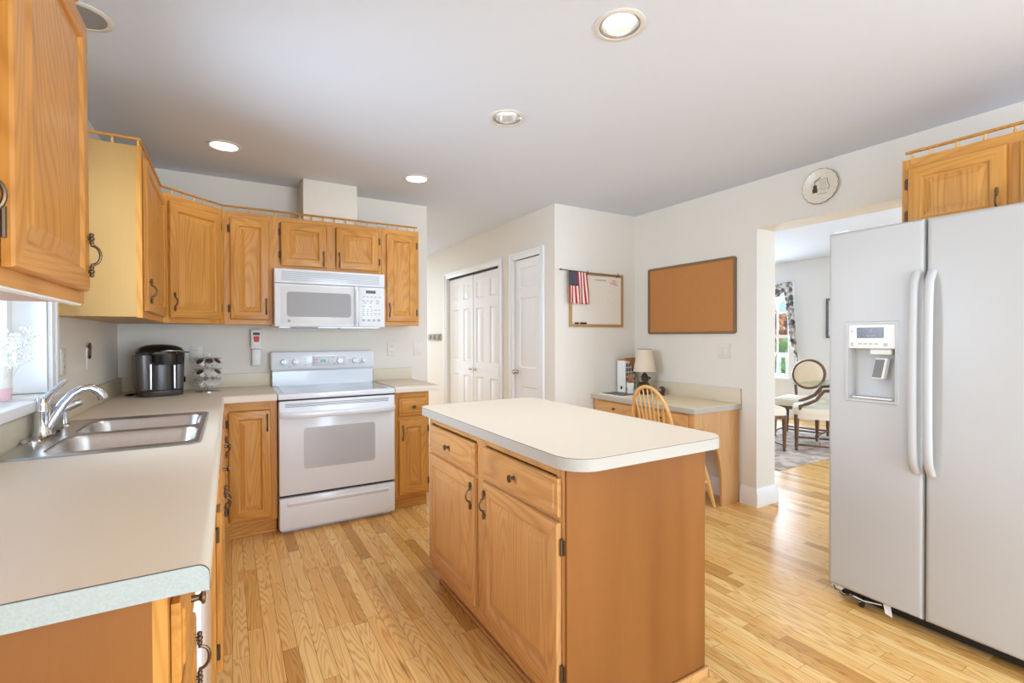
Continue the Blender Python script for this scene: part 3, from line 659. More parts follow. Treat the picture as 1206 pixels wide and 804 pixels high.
# back leg: profile in (y,z), front edge facing -y, from the inner corner to the stove
bx(xb, .262, YF + .07, YB - .001, .877, .917)
m.prism(pr, 'x', xb - ox + .02, .262 - ox)
obj('laminate_top', m, lam_m, r, ang=30)
m = MB(); m.prism([(a - ox, z - oz) for a, z in roll(XF - .0006, XL + .001)], 'y', -.0012, .0015); obj('end_cap', m, lam_cap, r, ang=30)
m = MB(); m.prism([(a - ox, z - oz) for a, z in roll(XF + .0002, XL + .001, .9178)], 'y', .0006, .0022); obj('seam', m, seam_m, r, ang=30)
m = MB()
def bx2(x0, x1, y0, y1, z0, z1): m.box(x0 - ox, x1 - ox, y0 - oy, y1 - oy, z0 - oz, z1 - oz, bev=.003)
bx2(XL + .001, XL + .02, .914, YB - .001, .9172, 1.016); bx2(XL + .0205, .262, YB - .02, YB - .001, .9172, 1.016)
obj('backsplash', m, lam_bs, r)
# right of stove
r = thing('countertop', 'short almond laminate countertop right of the stove', 'countertop', (1.034, YF, .874))
m = MB(); m.prism([((2 * YF - a) - YF, z - .874) for a, z in roll(YF, YF - .64)], 'x', .001, .338); obj('laminate_top', m, lam_m, r, ang=30)
m = MB(); m.box(.001, .336, .628, .646, .0435, .142, bev=.003); obj('backsplash', m, lam_bs, r)

# ================================================================ SINK and FAUCET
r = thing('kitchen_sink', 'double-bowl stainless steel sink set in the left countertop', 'sink', (-.35, 2.365, .917))
def bowl_loops(cx, cy, w, d, depth):
    L = []
    for ins, z, rr in ((0, .0035, .055), (.004, .001, .055), (.008, -.012, .055), (.022, -depth + .03, .06), (.035, -depth + .008, .05), (.06, -depth, .04)):
        L.append([(x, y, z) for x, y in rrect(cx - w / 2 + ins, cx + w / 2 - ins, cy - d / 2 + ins, cy + d / 2 - ins, rr, 6)])
    return L
# flange: a plate with two bowl holes, as a grid of quads around rounded holes
bw, bd = .405, .325; cxb = .04; cyA, cyB = -.185, .185
fx0, fx1, fy0, fy1 = -.262, .262, -.405, .405
m = MB()
def holed(cx0, cx1, cy0, cy1, hx, hy, hw, hd):
    """quad ring from a rectangle to a rounded hole"""
    hole = rrect(hx - hw / 2, hx + hw / 2, hy - hd / 2, hy + hd / 2, .055, 6); n = len(hole); outer = []
    for x, y in hole:
        dx, dy = (x - hx) / (hw / 2), (y - hy) / (hd / 2); k = max(abs(dx), abs(dy)); tx, ty = dx / k, dy / k
        outer.append(((cx0 + cx1) / 2 + (hx - (cx0 + cx1) / 2) * 0 + (tx * (cx1 - cx0) / 2), (cy0 + cy1) / 2 + ty * (cy1 - cy0) / 2))
    m.loops([[(x, y, .004) for x, y in outer], [(x, y, .0035) for x, y in hole]], 0, False, False)
holed(-.18, fx1 - .012, fy0 + .012, 0, cxb, cyA, bw, bd); holed(-.18, fx1 - .012, 0, fy1 - .012, cxb, cyB, bw, bd)
m.box(fx0 + .012, -.18, fy0 + .012, fy1 - .012, .001, .004)
out = rrect(fx0, fx1, fy0, fy1, .03, 6); inn = rrect(fx0 + .012, fx1 - .012, fy0 + .012, fy1 - .012, .02, 6)
m.loops([[(x, y, .0005) for x, y in out], [(x, y, .003) for x, y in rrect(fx0 + .002, fx1 - .002, fy0 + .002, fy1 - .002, .028, 6)], [(x, y, .0055) for x, y in rrect(fx0 + .007, fx1 - .007, fy0 + .007, fy1 - .007, .024, 6)], [(x, y, .004) for x, y in inn]], 0, False, False)
obj('flange', m, steel, r, ang=30)
for cy in (cyA, cyB):
    m = MB(); m.loops(bowl_loops(cxb, cy, bw, bd, .17), 0, False, True); b_ = obj('bowl', m, steel, r, ang=40)
    m = MB(); m.lathe([(.04, -.168), (.038, -.166), (.03, -.167), (.001, -.168)], (cxb, cy, 0), 20); obj('drain', m, steel_d, b_)
r = thing('faucet', 'chrome single-lever kitchen faucet behind the sink', 'faucet', (-.585, 2.35, .9215))
m = MB(); P = rrect(-.028, .028, -.125, .125, .027, 8)
m.loops([[(x, y, 0) for x, y in P], [(x, y, .006) for x, y in P], [(x * .8, y * .95, .011) for x, y in P]], 0, True, True); obj('base_plate', m, chrome, r)
m = MB(); m.lathe([(.028, .010), (.026, .016), (.0235, .03), (.0235, .085), (.026, .095), (.026, .100), (.0235, .106), (.023, .122), (.018, .142), (.001, .150)], (0, 0, 0), 24); obj('body', m, chrome, r)
m = MB(); m.tube([(-.002, 0, .118), (.012, .008, .142), (.030, .022, .168), (.048, .038, .190), (.058, .048, .200)], [.020, .017, .012, .0095, .007], 12, sx=.8, sy=1.2); obj('lever', m, chrome, r)
m = MB(); m.tube([(.014, .006, .035), (.032, .014, .075), (.052, .024, .115), (.075, .034, .147), (.100, .044, .166), (.125, .052, .168), (.145, .058, .155), (.155, .062, .140)], [.018, .0165, .0155, .015, .0145, .0145, .0155, .016], 14)
m.tube([(.154, .061, .142), (.160, .064, .124)], [.0175, .0165], 14); obj('spout', m, chrome, r)
r = thing('sink_sprayer', 'chrome side sprayer standing beyond the faucet', 'sprayer', (-.585, 2.61, .9215))
m = MB(); m.lathe([(.024, 0), (.022, .006), (.014, .012), (.013, .05), (.0135, .07)], (0, 0, 0), 16); m.tube([(-.004, -.003, .066), (.018, .014, .080), (.048, .034, .092)], [.016, .017, .013], 12); obj('sprayer_body', m, chrome, r)

# ================================================================ STOVE
SX, SW, SF = .2665, .760, 3.425
r = thing('stove', 'white freestanding electric stove with glass oven window', 'stove', (SX, SF, 0))
m = MB(); m.box(.002, SW - .002, .03, .60, .03, .875); m.box(.02, SW - .02, .05, .58, 0, .03); obj('body', m, white_app, r, smooth=False)
m = MB(); m.box(.003, SW - .003, .006, .032, .858, .876, 0); obj('upper_gap', m, dark_m, r, smooth=False); m = MB(); m.box(.004, SW - .004, .022, .032, .236, .256); obj('lower_gap', m, dark_m, r, smooth=False)
m = MB(); m.box(0, SW, -.006, .60, .876, .912, bev=.005); obj('cooktop_frame', m, white_app, r)
ck = MB(); ck.box(.035, SW - .035, .03, .575, .9122, .9145); ck_o = obj('cooktop_glass', ck, cook_m, r, smooth=False)
for bxx, byy, rr in ((.20, .16, .085), (.55, .16, .105), (.20, .43, .105), (.55, .43, .085)):
    m = MB(); m.lathe([(rr, .9146), (rr - .006, .9149), (rr - .012, .9147), (.001, .9147)], (bxx, byy, 0), 32, cap0=False); obj('burner', m, burn_m, ck_o)
# backguard
m = MB(); m.prism([(.585, .913), (.585, 1.02), (.575, 1.035), (.578, 1.15), (.592, 1.165), (.645, 1.165), (.652, 1.15), (.652, .913)], 'x', .008, SW - .008)
bg = obj('backguard', m, white_app, r, ang=30)
m = MB(); m.box(-.004, SW + .004, .568, .655, 1.03, 1.172, bev=.014, seg=3); cp = obj('control_panel', m, white_app, r)
M90 = Matrix.Rotation(radians(90), 4, 'X')
for kx in (.085, .165, .605, .68, ):
    m = MB(); m.lathe([(.030, 0), (.030, .004), (.022, .006), (.020, .022), (.017, .026), (.001, .026)], (kx, .568, 1.095), 20, M=M90); m.box(kx - .004, kx + .004, .536, .545, 1.075, 1.115, bev=.002); obj('knob', m, white_app, cp)
m = MB(); m.lathe([(.026, 0), (.024, .012), (.02, .016), (.001, .016)], (.49, .568, 1.095), 20, M=M90); obj('knob', m, white_app, cp)
m = MB(); m.box(.285, .535, .5655, .569, 1.058, 1.132, bev=.001); obj('display_panel', m, pm('display_panel_grey', (222, 222, 222), .3), cp)
m = MB(); m.box(.345, .385, .5645, .566, 1.085, 1.107); obj('clock_display', m, lcd_m, cp, smooth=False)
for a, b in ((.30, 1.105), (.30, 1.085), (.318, 1.105), (.318, 1.085), (.405, 1.11), (.405, 1.095), (.405, 1.08), (.44, 1.12), (.445, 1.075), (.43, 1.10), (.235, 1.115), (.235, 1.095), (.235, 1.07)):
    m = MB(); m.box(a - .005, a + .005, .5643 if a > .29 else .5665, .5685, b - .003, b + .003); obj('touch_pad', m, grey_ctrl, cp, smooth=False)
for a, b in ((.125, 1.058), (.562, 1.098), (.645, 1.07)):
    m = MB(); m.box(a - .003, a + .003, .5665, .5685, b - .003, b + .003); obj('indicator_lamp', m, dark_m, cp, smooth=False)
# oven door
m = MB(); m.box(.004, SW - .004, -.012, .028, .254, .866, bev=.006); od = obj('oven_door', m, white_app, r)
m = MB(); P = rrect(.150, .615, .415, .685, .02, 5); m.loops([[(x, -.0125, z) for x, z in P], [(x, -.0135, z) for x, z in P]], 0, False, True); obj('oven_window', m, grey_glass, od)
m = MB(); m.tube([(.012, -.018, .782), (.05, -.045, .778), (.15, -.052, .776), (.38, -.054, .776), (.61, -.052, .776), (.71, -.045, .778), (SW - .012, -.018, .782)], .020, 10, sx=1.1, sy=.62); obj('handle', m, white_app, od)
m = MB()
for z in (.828, .837, .846): m.box(.04, SW - .05, -.0128, -.0118, z - .0022, z + .0022)
obj('vent_slots', m, grey_ctrl, od, smooth=False)
m = MB(); m.box(.004, SW - .004, -.010, .05, .03, .236, bev=.006); m.prism([(-.010, .205), (-.020, .200), (-.018, .190), (-.010, .178)], 'x', .05, SW - .05); obj('storage_drawer', m, white_app, r, ang=30)

# ================================================================ MICROWAVE
r = thing('microwave', 'white over-the-range microwave above the stove', 'microwave', (.2685, 3.68, 1.347))
m = MB(); m.box(0, .7605, .02, .395, .012, .415, bev=.004); m.box(.03, .73, .03, .37, 0, .012); obj('body', m, white_app, r)
m = MB(); m.box(0, .7605, -.002, .0195, .312, .412, bev=.006); vg = obj('vent_grille', m, white_app, r)
m = MB()
for k in range(7): m.box(.045, .72, -.0035, -.0015, .330 + k * .010, .3345 + k * .010)
obj('vent_slots', m, pm('vent_grey', (176, 182, 190), .4), vg, smooth=False)
m = MB(); m.box(.0, .565, -.004, .0195, .010, .308, bev=.006); dr = obj('door', m, white_app, r)
m = MB(); m.box(.040, .535, -.0065, -.0042, .030, .294, bev=.001); obj('door_panel', m, pm('mw_door_panel', (226, 226, 226), .2), dr)
m = MB(); P = rrect(.076, .508, .078, .252, .022, 5); m.loops([[(x, -.0066, z) for x, z in P], [(x, -.0076, z) for x, z in P]], 0, False, True); obj('door_window', m, mw_glass, dr)
m = MB(); m.lathe([(.009, 0), (.009, .001), (.001, .001)], (.09, -.0066, .048), 14, M=M90); obj('emblem', m, grey_ctrl, dr)
m = MB(); m.tube([(.545, -.004, .018), (.547, -.028, .05), (.547, -.034, .16), (.547, -.028, .27), (.545, -.004, .302)], .013, 10, sx=1, sy=1); obj('handle', m, white_app, dr)
m = MB(); m.box(.567, .7605, -.004, .0195, .010, .308, bev=.006); kp = obj('control_panel', m, white_app, r)
m = MB(); m.box(.583, .738, -.0052, -.0042, .022, .294, bev=.0004); obj('keypad_sheet', m, pm('keypad_sheet', (230, 231, 232), .3), kp)
m = MB(); m.box(.618, .690, -.0062, -.0053, .262, .284); obj('clock_display', m, lcd_d, kp, smooth=False)
m = MB()
for z, n, x0, dx, w in ((.236, 5, .600, .030, .016), (.205, 3, .600, .030, .018), (.205, 1, .705, .03, .022), (.190, 2, .612, .04, .018), (.190, 1, .705, .03, .022), (.163, 2, .600, .05, .02), (.142, 3, .600, .030, .012), (.128, 3, .600, .030, .012), (.112, 3, .600, .03, .012), (.098, 3, .600, .03, .012), (.138, 2, .688, .03, .015), (.108, 2, .688, .03, .015), (.064, 4, .600, .038, .022), (.056, 4, .600, .038, .022)):
    for k in range(n): m.box(x0 + k * dx - w / 2, x0 + k * dx + w / 2, -.0060, -.0053, z - .0028, z + .0028)
obj('key_marks', m, grey_ctrl, kp, smooth=False)
m = MB(); m.box(.10, .28, -.001, .012, -.004, .006); m.lathe([(.012, 0), (.010, .006), (.001, .006)], (.43, .01, -.006), 10); obj('underside_lamp', m, pm('mw_under_grey', (120, 118, 114), .4), r)

# ================================================================ REFRIGERATOR
FX = 2.53
r = thing('refrigerator', 'white side-by-side refrigerator with ice and water dispenser', 'refrigerator', (FX, 1.247, 0), -pi / 2)
# local x: from the far edge towards the camera (width .90), local -y: out of the front
m = MB(); m.box(.004, .900, .066, .85, .055, 1.755, bev=.006); obj('body', m, fridge_m, r)
m = MB(); m.box(.0, .376, .060, .0655, .075, 1.76); m.box(.384, .902, .060, .0655, .075, 1.76); obj('door_gasket', m, grey_ctrl, r, smooth=False)
HX0, HX1, HZ0, HZ1 = .088, .278, .985, 1.335
DZ_0, DZ_1 = .068, 1.775
def fr(i, y): return (0 + i, .376 - i, DZ_0 + i, DZ_1 - i, y)
m = MB(); m.rects([fr(0, .06), fr(0, .014), fr(.004, .006), fr(.012, .001), fr(.02, 0)] + [(HX0, HX1, HZ0, HZ1, 0), (HX0, HX1, HZ0, HZ1, .006)], True, False)
fd = obj('freezer_door', m, fridge_m, r, ang=40)
def fr2(i, y): return (.383 + i, .903 - i, DZ_0 + i, DZ_1 - i, y)
m = MB(); m.rects([fr2(0, .06), fr2(0, .014), fr2(.004, .006), fr2(.012, .001), fr2(.02, 0)], True, True); fd2 = obj('fridge_door', m, fridge_m, r, ang=40)
# dispenser
disp = MB(); z1 = 1.222
disp.rects([(HX0 - .012, HX1 + .012, HZ0 - .012, HZ1 + .012, .0005), (HX0 - .009, HX1 + .009, HZ0 - .009, HZ1 + .009, -.005), (HX0 + .002, HX1 - .002, HZ0 + .002, HZ1 - .002, -.005), (HX0 + .004, HX1 - .004, HZ0 + .004, HZ1 - .004, .003)], False, False)
dp = obj('dispenser_bezel', disp, fridge_m, fd, ang=30)
m = MB(); m.box(HX0 + .003, HX1 - .003, -.003, .02, z1, HZ1 - .003, bev=.002); obj('control_panel', m, white_pl, dp)
m = MB(); m.box(HX0 + .038, HX1 - .045, -.0042, -.003, 1.270, 1.318); obj('screen', m, lcd_d, dp, smooth=False)
m = MB()
for a in (.050, .068, .118, .133):
    for z in (1.304, 1.284): 
        P = [(HX0 + a + .0045 * cos(t * pi / 4), -.0046, z + .0055 * sin(t * pi / 4)) for t in range(9)]; m.tube(P[:8], .0006, 4)
m.box(HX0 + .075, HX0 + .112, -.0048, -.0041, 1.279, 1.283); m.box(HX0 + .09, HX0 + .094, -.0048, -.0041, 1.29, 1.31)
for a, z, w in ((.018, 1.245, .012), (.018, 1.30, .01), (.05, 1.243, .014), (.072, 1.243, .016), (.094, 1.243, .014), (.116, 1.243, .014), (.152, 1.243, .016), (.018, 1.237, .012), (.152, 1.236, .014)): m.box(HX0 + a - w / 2, HX0 + a + w / 2, -.0038, -.0029, z - .002, z + .002)
obj('display_marks', m, grey_ctrl, dp, smooth=False)
m = MB(); m.rects([(HX0 + .004, HX1 - .004, HZ0 + .004, z1, -.001), (HX0 + .012, HX1 - .010, HZ0 + .012, z1, .048), (HX0 + .02, HX1 - .018, HZ0 + .025, z1, .052)], False, True); obj('niche', m, fridge_m, dp)
m = MB(); m.box(HX0 + .085, HX1 - .02, .008, .05, z1 - .028, z1, bev=.006); obj('nozzle', m, white_pl, dp)
m = MB(); m.loops([[(HX0 + .088, .020, 1.085), (HX0 + .138, .012, 1.085), (HX0 + .142, .030, 1.085), (HX0 + .092, .034, 1.085)], [(HX0 + .100, .030, 1.178), (HX0 + .150, .022, 1.178), (HX0 + .154, .040, 1.178), (HX0 + .104, .044, 1.178)]], 0, True, True); pd = obj('paddle', m, white_pl, dp)
m = MB(); m.loops([[(HX0 + .090, .0180, 1.090), (HX0 + .128, .0119, 1.090), (HX0 + .129, .0135, 1.090), (HX0 + .091, .021, 1.090)], [(HX0 + .101, .0278, 1.172), (HX0 + .139, .0218, 1.172), (HX0 + .14, .0235, 1.172), (HX0 + .102, .03, 1.172)]], 0, True, True); obj('paddle_face', m, pm('paddle_grey', (128, 128, 126), .4), pd)
m = MB(); m.box(HX0 + .02, HX1 - .015, -.002, .045, HZ0 + .006, HZ0 + .014, bev=.002)
for k in range(9): m.box(HX0 + .03 + k * .016, HX0 + .036 + k * .016, .004, .04, HZ0 + .0135, HZ0 + .0155, 1)
obj('drip_tray', m, [white_pl, grey_ctrl], dp)
for hx, dd in ((.352, fd), (.404, fd2)):
    m = MB(); pts = []
    for i in range(21):
        t = i / 20; z = .695 + .855 * t; e = min(t, 1 - t); y = -.060 * min(1, (e / .07)) ** .6 - .0; pts.append((hx, y * .55 - .012 * sin(pi * t), z))
    m.tube(pts, [.0165] * 21, 12, sx=.7, sy=1.0, up=(0, 1, 0)); obj('handle', m, fridge_m, dd)
m = MB(); m.box(.01, .075, .02, .10, 1.7755, 1.785, bev=.004); obj('hinge_cap', m, white_pl, r)
m = MB(); m.box(.03, .88, .075, .10, .012, .05); obj('base_grille', m, dark_m, r, smooth=False)
m = MB(); m.tube([(.012, .03, .064), (.03, .01, .05), (.07, .0, .038), (.11, .02, .05)], .003, 6); obj('loose_wire', m, black_pl, r)
m = MB(); m.box(.008, .055, .02, .05, .048, .066, bev=.003); m.tube([(.09, .02, .045), (.15, .02, .040), (.22, .02, .055)], .003, 6); obj('bottom_bracket', m, white_pl, r)
m = MB(); m.tube([(.128, .035, .016), (.142, .035, .016)], .0155, 14); m.box(.130, .14, .033, .05, .016, .056); obj('caster', m, black_pl, r)
m = MB(); m.loops([[(.226, .02, .064), (.255, .02, .064), (.255, .022, .064), (.226, .022, .064)], [(.236, .016, .026), (.262, .018, .018), (.262, .02, .018), (.236, .018, .026)]], 0, True, True); obj('loose_tag', m, paper_m, r)

# ================================================================ DESK with side panel
DXF = 2.872
r = thing('desk', 'built-in oak desk with almond top below the corkboard', 'desk', (DXF, 2.305, 0))
m = MB(); m.box(-.022, XR - DXF - .001, -.012, CY - 2.305 - .002, .722, .758, bev=.001); obj('desktop_edge', m, lam_edge, r, smooth=False)
m = MB(); m.box(-.021, XR - DXF - .001, -.011, CY - 2.305 - .002, .7582, .7605); obj('desktop', m, pm('desk_laminate', (232, 213, 178), .45, noise=.02, nscale=300), r, smooth=False)
m = MB(); m.box(XR - DXF - .02, XR - DXF - .001, -.011, CY - 2.305 - .003, .7607, .875, bev=.002); m.box(.0, XR - DXF - .021, CY - 2.305 - .02, CY - 2.305 - .003, .7607, .875, bev=.002) if False else None; obj('backsplash', m, lam_bs, r)
# end panel with a curved cut-out towards the front
pts = [(.0, .7215), (.0, .615)]
for i in range(13):
    a = pi / 2 * i / 12; pts.append((.305 * sin(a) ** .9, .615 - .43 * (1 - cos(a)) ** .95))
pts += [(.308, 0), (XR - DXF - .022, 0), (XR - DXF - .022, .7215)]
m = MB(); m.prism(pts, 'y', .002, .022); obj('end_panel', m, deskwood, r, smooth=False)
m = MB(); m.box(.002, .02, .0225, 1.0995, .60, .7215); ap = obj('apron', m, deskwood_x, r, smooth=False)
for a, b in ((.05, .54), (.57, 1.06)):
    m = MB(); m.box(-.017, .001, a, b, .61, .705, bev=.004); dw = obj('drawer_front', m, deskwood_x, r)
    m = MB(); m.lathe([(.006, 0), (.005, .01), (.012, .018), (.010, .024), (.001, .025)], (-.017, (a + b) / 2, .657), 12, M=Matrix.Rotation(radians(-90), 4, 'Y')); obj('knob', m, bronze, dw)
m = MB(); m.box(.03, XR - DXF - .022, 1.10, 1.1195, 0, .7215); obj('far_panel', m, deskwood, r, smooth=False)

# ---- windsor chair (faces +x, pushed to the desk)
r = thing('windsor_chair', 'light wood Windsor chair with hoop back at the desk', 'chair', (2.93, 2.555, 0), radians(-6))
m = MB(); out = []
for i in range(28):
    a = 2 * pi * i / 28; rx = .215 if cos(a) > 0 else .205; out.append((rx * cos(a) * (1.0), .215 * sin(a) * (1 - .10 * (cos(a) < 0) * abs(cos(a)))))
m.loops([[(x * .9, y * .9, .425) for x, y in out], [(x, y, .437) for x, y in out], [(x, y, .452) for x, y in out], [(x * .93, y * .93, .458) for x, y in out], [(x * .6, y * .6, .447) for x, y in out]], 0, True, True); obj('seat', m, beech, r)
for sx, sy in ((1, 1), (1, -1), (-1, 1), (-1, -1)):
    m = MB(); a = Vector((sx * .13, sy * .13, .432)); b = Vector((sx * .215 if sx > 0 else -.225, sy * .205, .002)); pts = [a.lerp(b, t) for t in (0, .15, .35, .5, .7, .9, 1)]
    m.tube(pts, [.014, .017, .019, .021, .018, .013, .012], 10); obj('leg', m, beech, r)
m = MB()
for sy in (1, -1): m.tube([(.18, sy * .175, .19), (-.185, sy * .175, .19)], [.009, .013] if False else .011, 8)
m.tube([(0, .175, .19), (0, -.175, .19)], .011, 8); obj('stretcher', m, beech, r)
def hoop(t):                                            # t 0..1 along the hoop, leaning back
    a = pi * t; y = -.215 * cos(a) * (1 + .14 * sin(a)); z = sin(a) ** .75 if sin(a) > 0 else 0
    return Vector((-.165 - .085 * z, y, .45 + .455 * z))
m = MB(); m.tube([hoop(i / 32) for i in range(33)], .0125, 10, up=(1, 0, 0), sx=.9, sy=1.1); obj('back_hoop', m, beech, r)
for k in range(7):
    y = -.135 + .045 * k; b = Vector((-.165 - .012 * (1 - (y / .15) ** 2), y * .8, .445))
    best = min((hoop(i / 200) for i in range(30, 171)), key=lambda p: abs(p.y - y * 1.12))
    m = MB(); pts = [b.lerp(best, t) for t in (0, .25, .5, .75, 1)]; m.tube(pts, [.0065, .0085, .0075, .006, .005], 8); obj('back_spindle', m, beech, r)

# ---- on the desk
DZ = .7606
r = thing('table_lamp', 'small table lamp with cream shade on the desk', 'lamp', (3.225, 3.13, DZ))
m = MB(); m.lathe([(.055, 0), (.055, .012), (.04, .02), (.032, .03), (.045, .05), (.05, .075), (.036, .10), (.022, .118), (.03, .135), (.036, .155), (.024, .175), (.012, .19), (.010, .225)], (0, 0, 0), 20); 
for k in range(7): m.ball((.042 * cos(k * .9), .042 * sin(k * .9), .05 + .016 * k), .013)
obj('lamp_base', m, lampb_m, r)
m = MB(); m.lathe([(.100, .205), (.066, .405), (.064, .405), (.098, .205)], (0, 0, 0), 32, cap0=False, cap1=False); sh_ = obj('lamp_shade', m, shade_m, r)
m = MB(); m.tube([(.065 * cos(2 * pi * k / 24), .065 * sin(2 * pi * k / 24), .404) for k in range(25)], .002, 5); m.tube([(-.064, 0, .398), (.064, 0, .398)], .0015, 5); obj('shade_ring', m, lampb_m, sh_)
m = MB(); m.ball((0, 0, .27), .028, (1, 1, 1.3)); m.tube([(0, 0, .22), (0, 0, .25)], .013, 8); m.tube([(0, 0, .29), (0, 0, .398)], .002, 5); obj('bulb', m, pot_w, r)
# magazine file box
r = thing('magazine_file', 'white magazine file with dark gridded side on the desk', 'file box', (3.155, 3.30, DZ), radians(12.5))
side = [(0, 0), (.19, 0), (.19, .13), (.15, .15), (.11, .20), (.085, .26), (.06, .29), (0, .295)]
m = MB(); m.box(0, .003, .0, .09, 0, .295); m.prism([(a, b) for a, b in side], 'y', 0, .003); m.prism([(a, b) for a, b in side], 'y', .087, .09); m.box(.003, .19, .003, .087, 0, .003); m.box(.187, .19, .003, .087, .003, .13)
obj('box_shell', m, paper_m, r, smooth=False)
m = MB(); m.box(-.0008, 0, .035, .055, .03, .058); obj('finger_hole', m, dark_m, r, smooth=False)
m = MB()
for i in range(4):
    for j in range(6 if i < 2 else (5 if i == 2 else 3)): m.box(.010 + i * .042, .040 + i * .042, -.001, 0, .022 + j * .043, .054 + j * .043)
obj('grid_print', m, mag_dark, r, smooth=False)
for k, (y0, y1, zt) in enumerate(((.006, .030, .318), (.032, .056, .312), (.058, .084, .306))):
    m = MB(); m.box(.006, .18, y0, y1, .0045, zt - .06 * 0, bev=.002); fo = obj('folder', m, cardb, r); fo['label'] = 'brown folder inside'
# pencil cup + pencils
r = tag(obj('pencil_cup', MB().lathe([(.028, 0), (.036, .105), (.0335, .105), (.026, .004), (.001, .004)], (0, 0, 0), 20), pot_w, loc=(3.105, 3.185, DZ)), 'white pencil cup on the desk left of the lamp', 'cup')
for k in range(5):
    a = k * 1.25; m = MB(); m.tube([(.008 * cos(a), .008 * sin(a), .0055), (.020 * cos(a), .020 * sin(a), .165 + .004 * k)], .0075, 6); tag(obj('marker_pen', m, cardb, loc=(3.105, 3.185, DZ)), 'brown marker pen standing in the white pencil cup', 'pen', 'pens in the cup')
# open magazine
m = MB(); m.box(0, .20, 0, .30, 0, .006, 0); r = thing('magazine_stack', 'stack of magazines lying on the desk before the file box', 'magazines', (2.895, 3.06, DZ), 0)
obj('pages', m, paper_m, r, smooth=False); m = MB(); m.box(.02, .20, .03, .29, .0062, .010); obj('dark_cover', m, mag_dark, r, smooth=False)
# small ornament
r = thing('desk_ornament', 'small dark round ornament beside the lamp on the desk', 'ornament', (3.29, 2.99, DZ)); m = MB(); m.ball((0, 0, .04), .04, (1, .6, 1), 16, 10); m.box(-.02, .02, -.02, .02, 0, .008); obj('ornament_body', m, lampb_m, r)
m = MB(); m.ball((-.022, 0, .045), .022, (.8, .8, 1), 12, 8); obj('ornament_face', m, grey_ctrl, r)

# ================================================================ WALL THINGS
# corkboard on the right wall
r = thing('corkboard', 'large orange-brown corkboard with bronze frame on the right wall', 'corkboard', (XR, 2.79, 1.30))
m = MB(); m.box(-.012, -.001, -.445, .445, .006, .598); obj('cork', m, cork_m, r, smooth=False)
m = MB(); A = rrect(-.452, .452, 0, .604, .022, 5); B = rrect(-.432, .432, .020, .584, .012, 5)
m.loops([[(-.001, y, z) for y, z in A], [(-.020, y, z) for y, z in A], [(-.020, y, z) for y, z in B], [(-.0125, y, z) for y, z in B]], 0, False, False); obj('frame', m, cork_fr, r, ang=30)
# whiteboard on the alcove wall
r = thing('whiteboard', 'small whiteboard in a gold frame behind the flag', 'whiteboard', (2.918, CY, 1.367))
m = MB(); m.box(-.305, .305, -.010, -.001, .012, .483); obj('board', m, wb_m, r, smooth=False)
m = MB(); m.rects([(-.318, .318, 0, .495, -.001), (-.318, .318, 0, .495, -.017), (-.292, .292, .026, .469, -.017), (-.292, .292, .026, .469, -.010)], False, False); obj('frame', m, brass_fr, r)
m = MB(); pts = [(-.02 + .0045 * k, -.0108, .432 + .006 * sin(k * 1.9) + .004 * sin(k * .7) + .0) for k in range(30)]; m.tube(pts, .0014, 4); obj('handwriting', m, ink_k, r)
m = MB()
for a, b, w in ((.20, .437, .05), (.215, .426, .06), (.19, .415, .08), (.205, .404, .07), (.23, .395, .05)): m.tube([(a - w / 2 + w * k / 12, -.0108, b + .003 * sin(k * 2.1)) for k in range(13)], .0018, 4)
obj('red_handwriting', m, ink_r, r)
m = MB()
for a, b in ((.155, .385), (.145, .33), (.13, .25)): m.tube([(a - .004, -.0108, b), (a + .006, -.0108, b + .004)], .0014, 4)
obj('pen_marks', m, ink_k, r)
for k, (x, L) in enumerate(((-.265, .035), (-.205, .065))):
    m = MB(); m.tube([(0, 0, 0), (L, 0, 0)], .008, 8); tag(obj('dry_erase_marker', m, black_pl, loc=(2.918 + x, CY - .0255, 1.367 + .026 + .008)), ('short' if k == 0 else 'longer') + ' black marker on the lower frame of the whiteboard', 'marker', 'whiteboard markers')
# flag hanging from a stick
r = thing('flag', 'United States flag hanging from a stick over the whiteboard', 'flag', (2.49, CY - .035, 1.866))
m = MB(); m.tube([(0, 0, 0), (.69, -.0, -.022)], .0045, 8); m.ball((0, 0, 0), .008, (2.2, 1, 1)); obj('flag_stick', m, walnut, r)
m = MB(); NX, NZ = 26, 20; W_, H_ = .205, .285; x00 = .076
grid = [[None] * (NZ + 1) for _ in range(NX + 1)]
for i in range(NX + 1):
    for j in range(NZ + 1):
        u, v = i / NX, j / NZ; grid[i][j] = m.bm.verts.new((x00 + u * W_ + .028 * v * (u + .15), -.006 - .010 * v * sin(u * 14 + v * 2) - .003, -.004 - .022 * (x00 + u * W_) / .69 - v * H_))
for i in range(NX):
    for j in range(NZ):
        s = i // 2; mi = (0 if s % 2 == 0 else 1)
        if j < 9 and i < 12: mi = 2
        m.face([grid[i][j], grid[i + 1][j], grid[i + 1][j + 1], grid[i][j + 1]], mi)
fl = obj('flag_cloth', m, [red_m, wht_m, blue_m], r, ang=80); md = fl.modifiers.new('thick', 'SOLIDIFY'); md.thickness = .0012; md.offset = 0
m = MB()
for a in range(9):
    for b in range(5 if a % 2 else 6):
        u = (a + .6) * (12 / NX) / 9.2; v = ((b + .6 + (.5 if a % 2 else 0)) / 6.2) * (9 / NZ)
        m.ico((x00 + u * W_ + .028 * v * (u + .15), -.0066 - .010 * v * sin(u * 14 + v * 2) - .0032, -.004 - .022 * (x00 + u * W_) / .69 - v * H_), .0026, 0, 1)
st = obj('flag_stars', m, wht_m, fl); 
for x in (.29, .655):
    m = MB(); m.tube([(x, .034, -.03), (x, -.004, -.03), (x, -.010, -.015), (x - .002, -.010, .008)], .003, 6); obj('stick_hook', m, bronze_d, r)
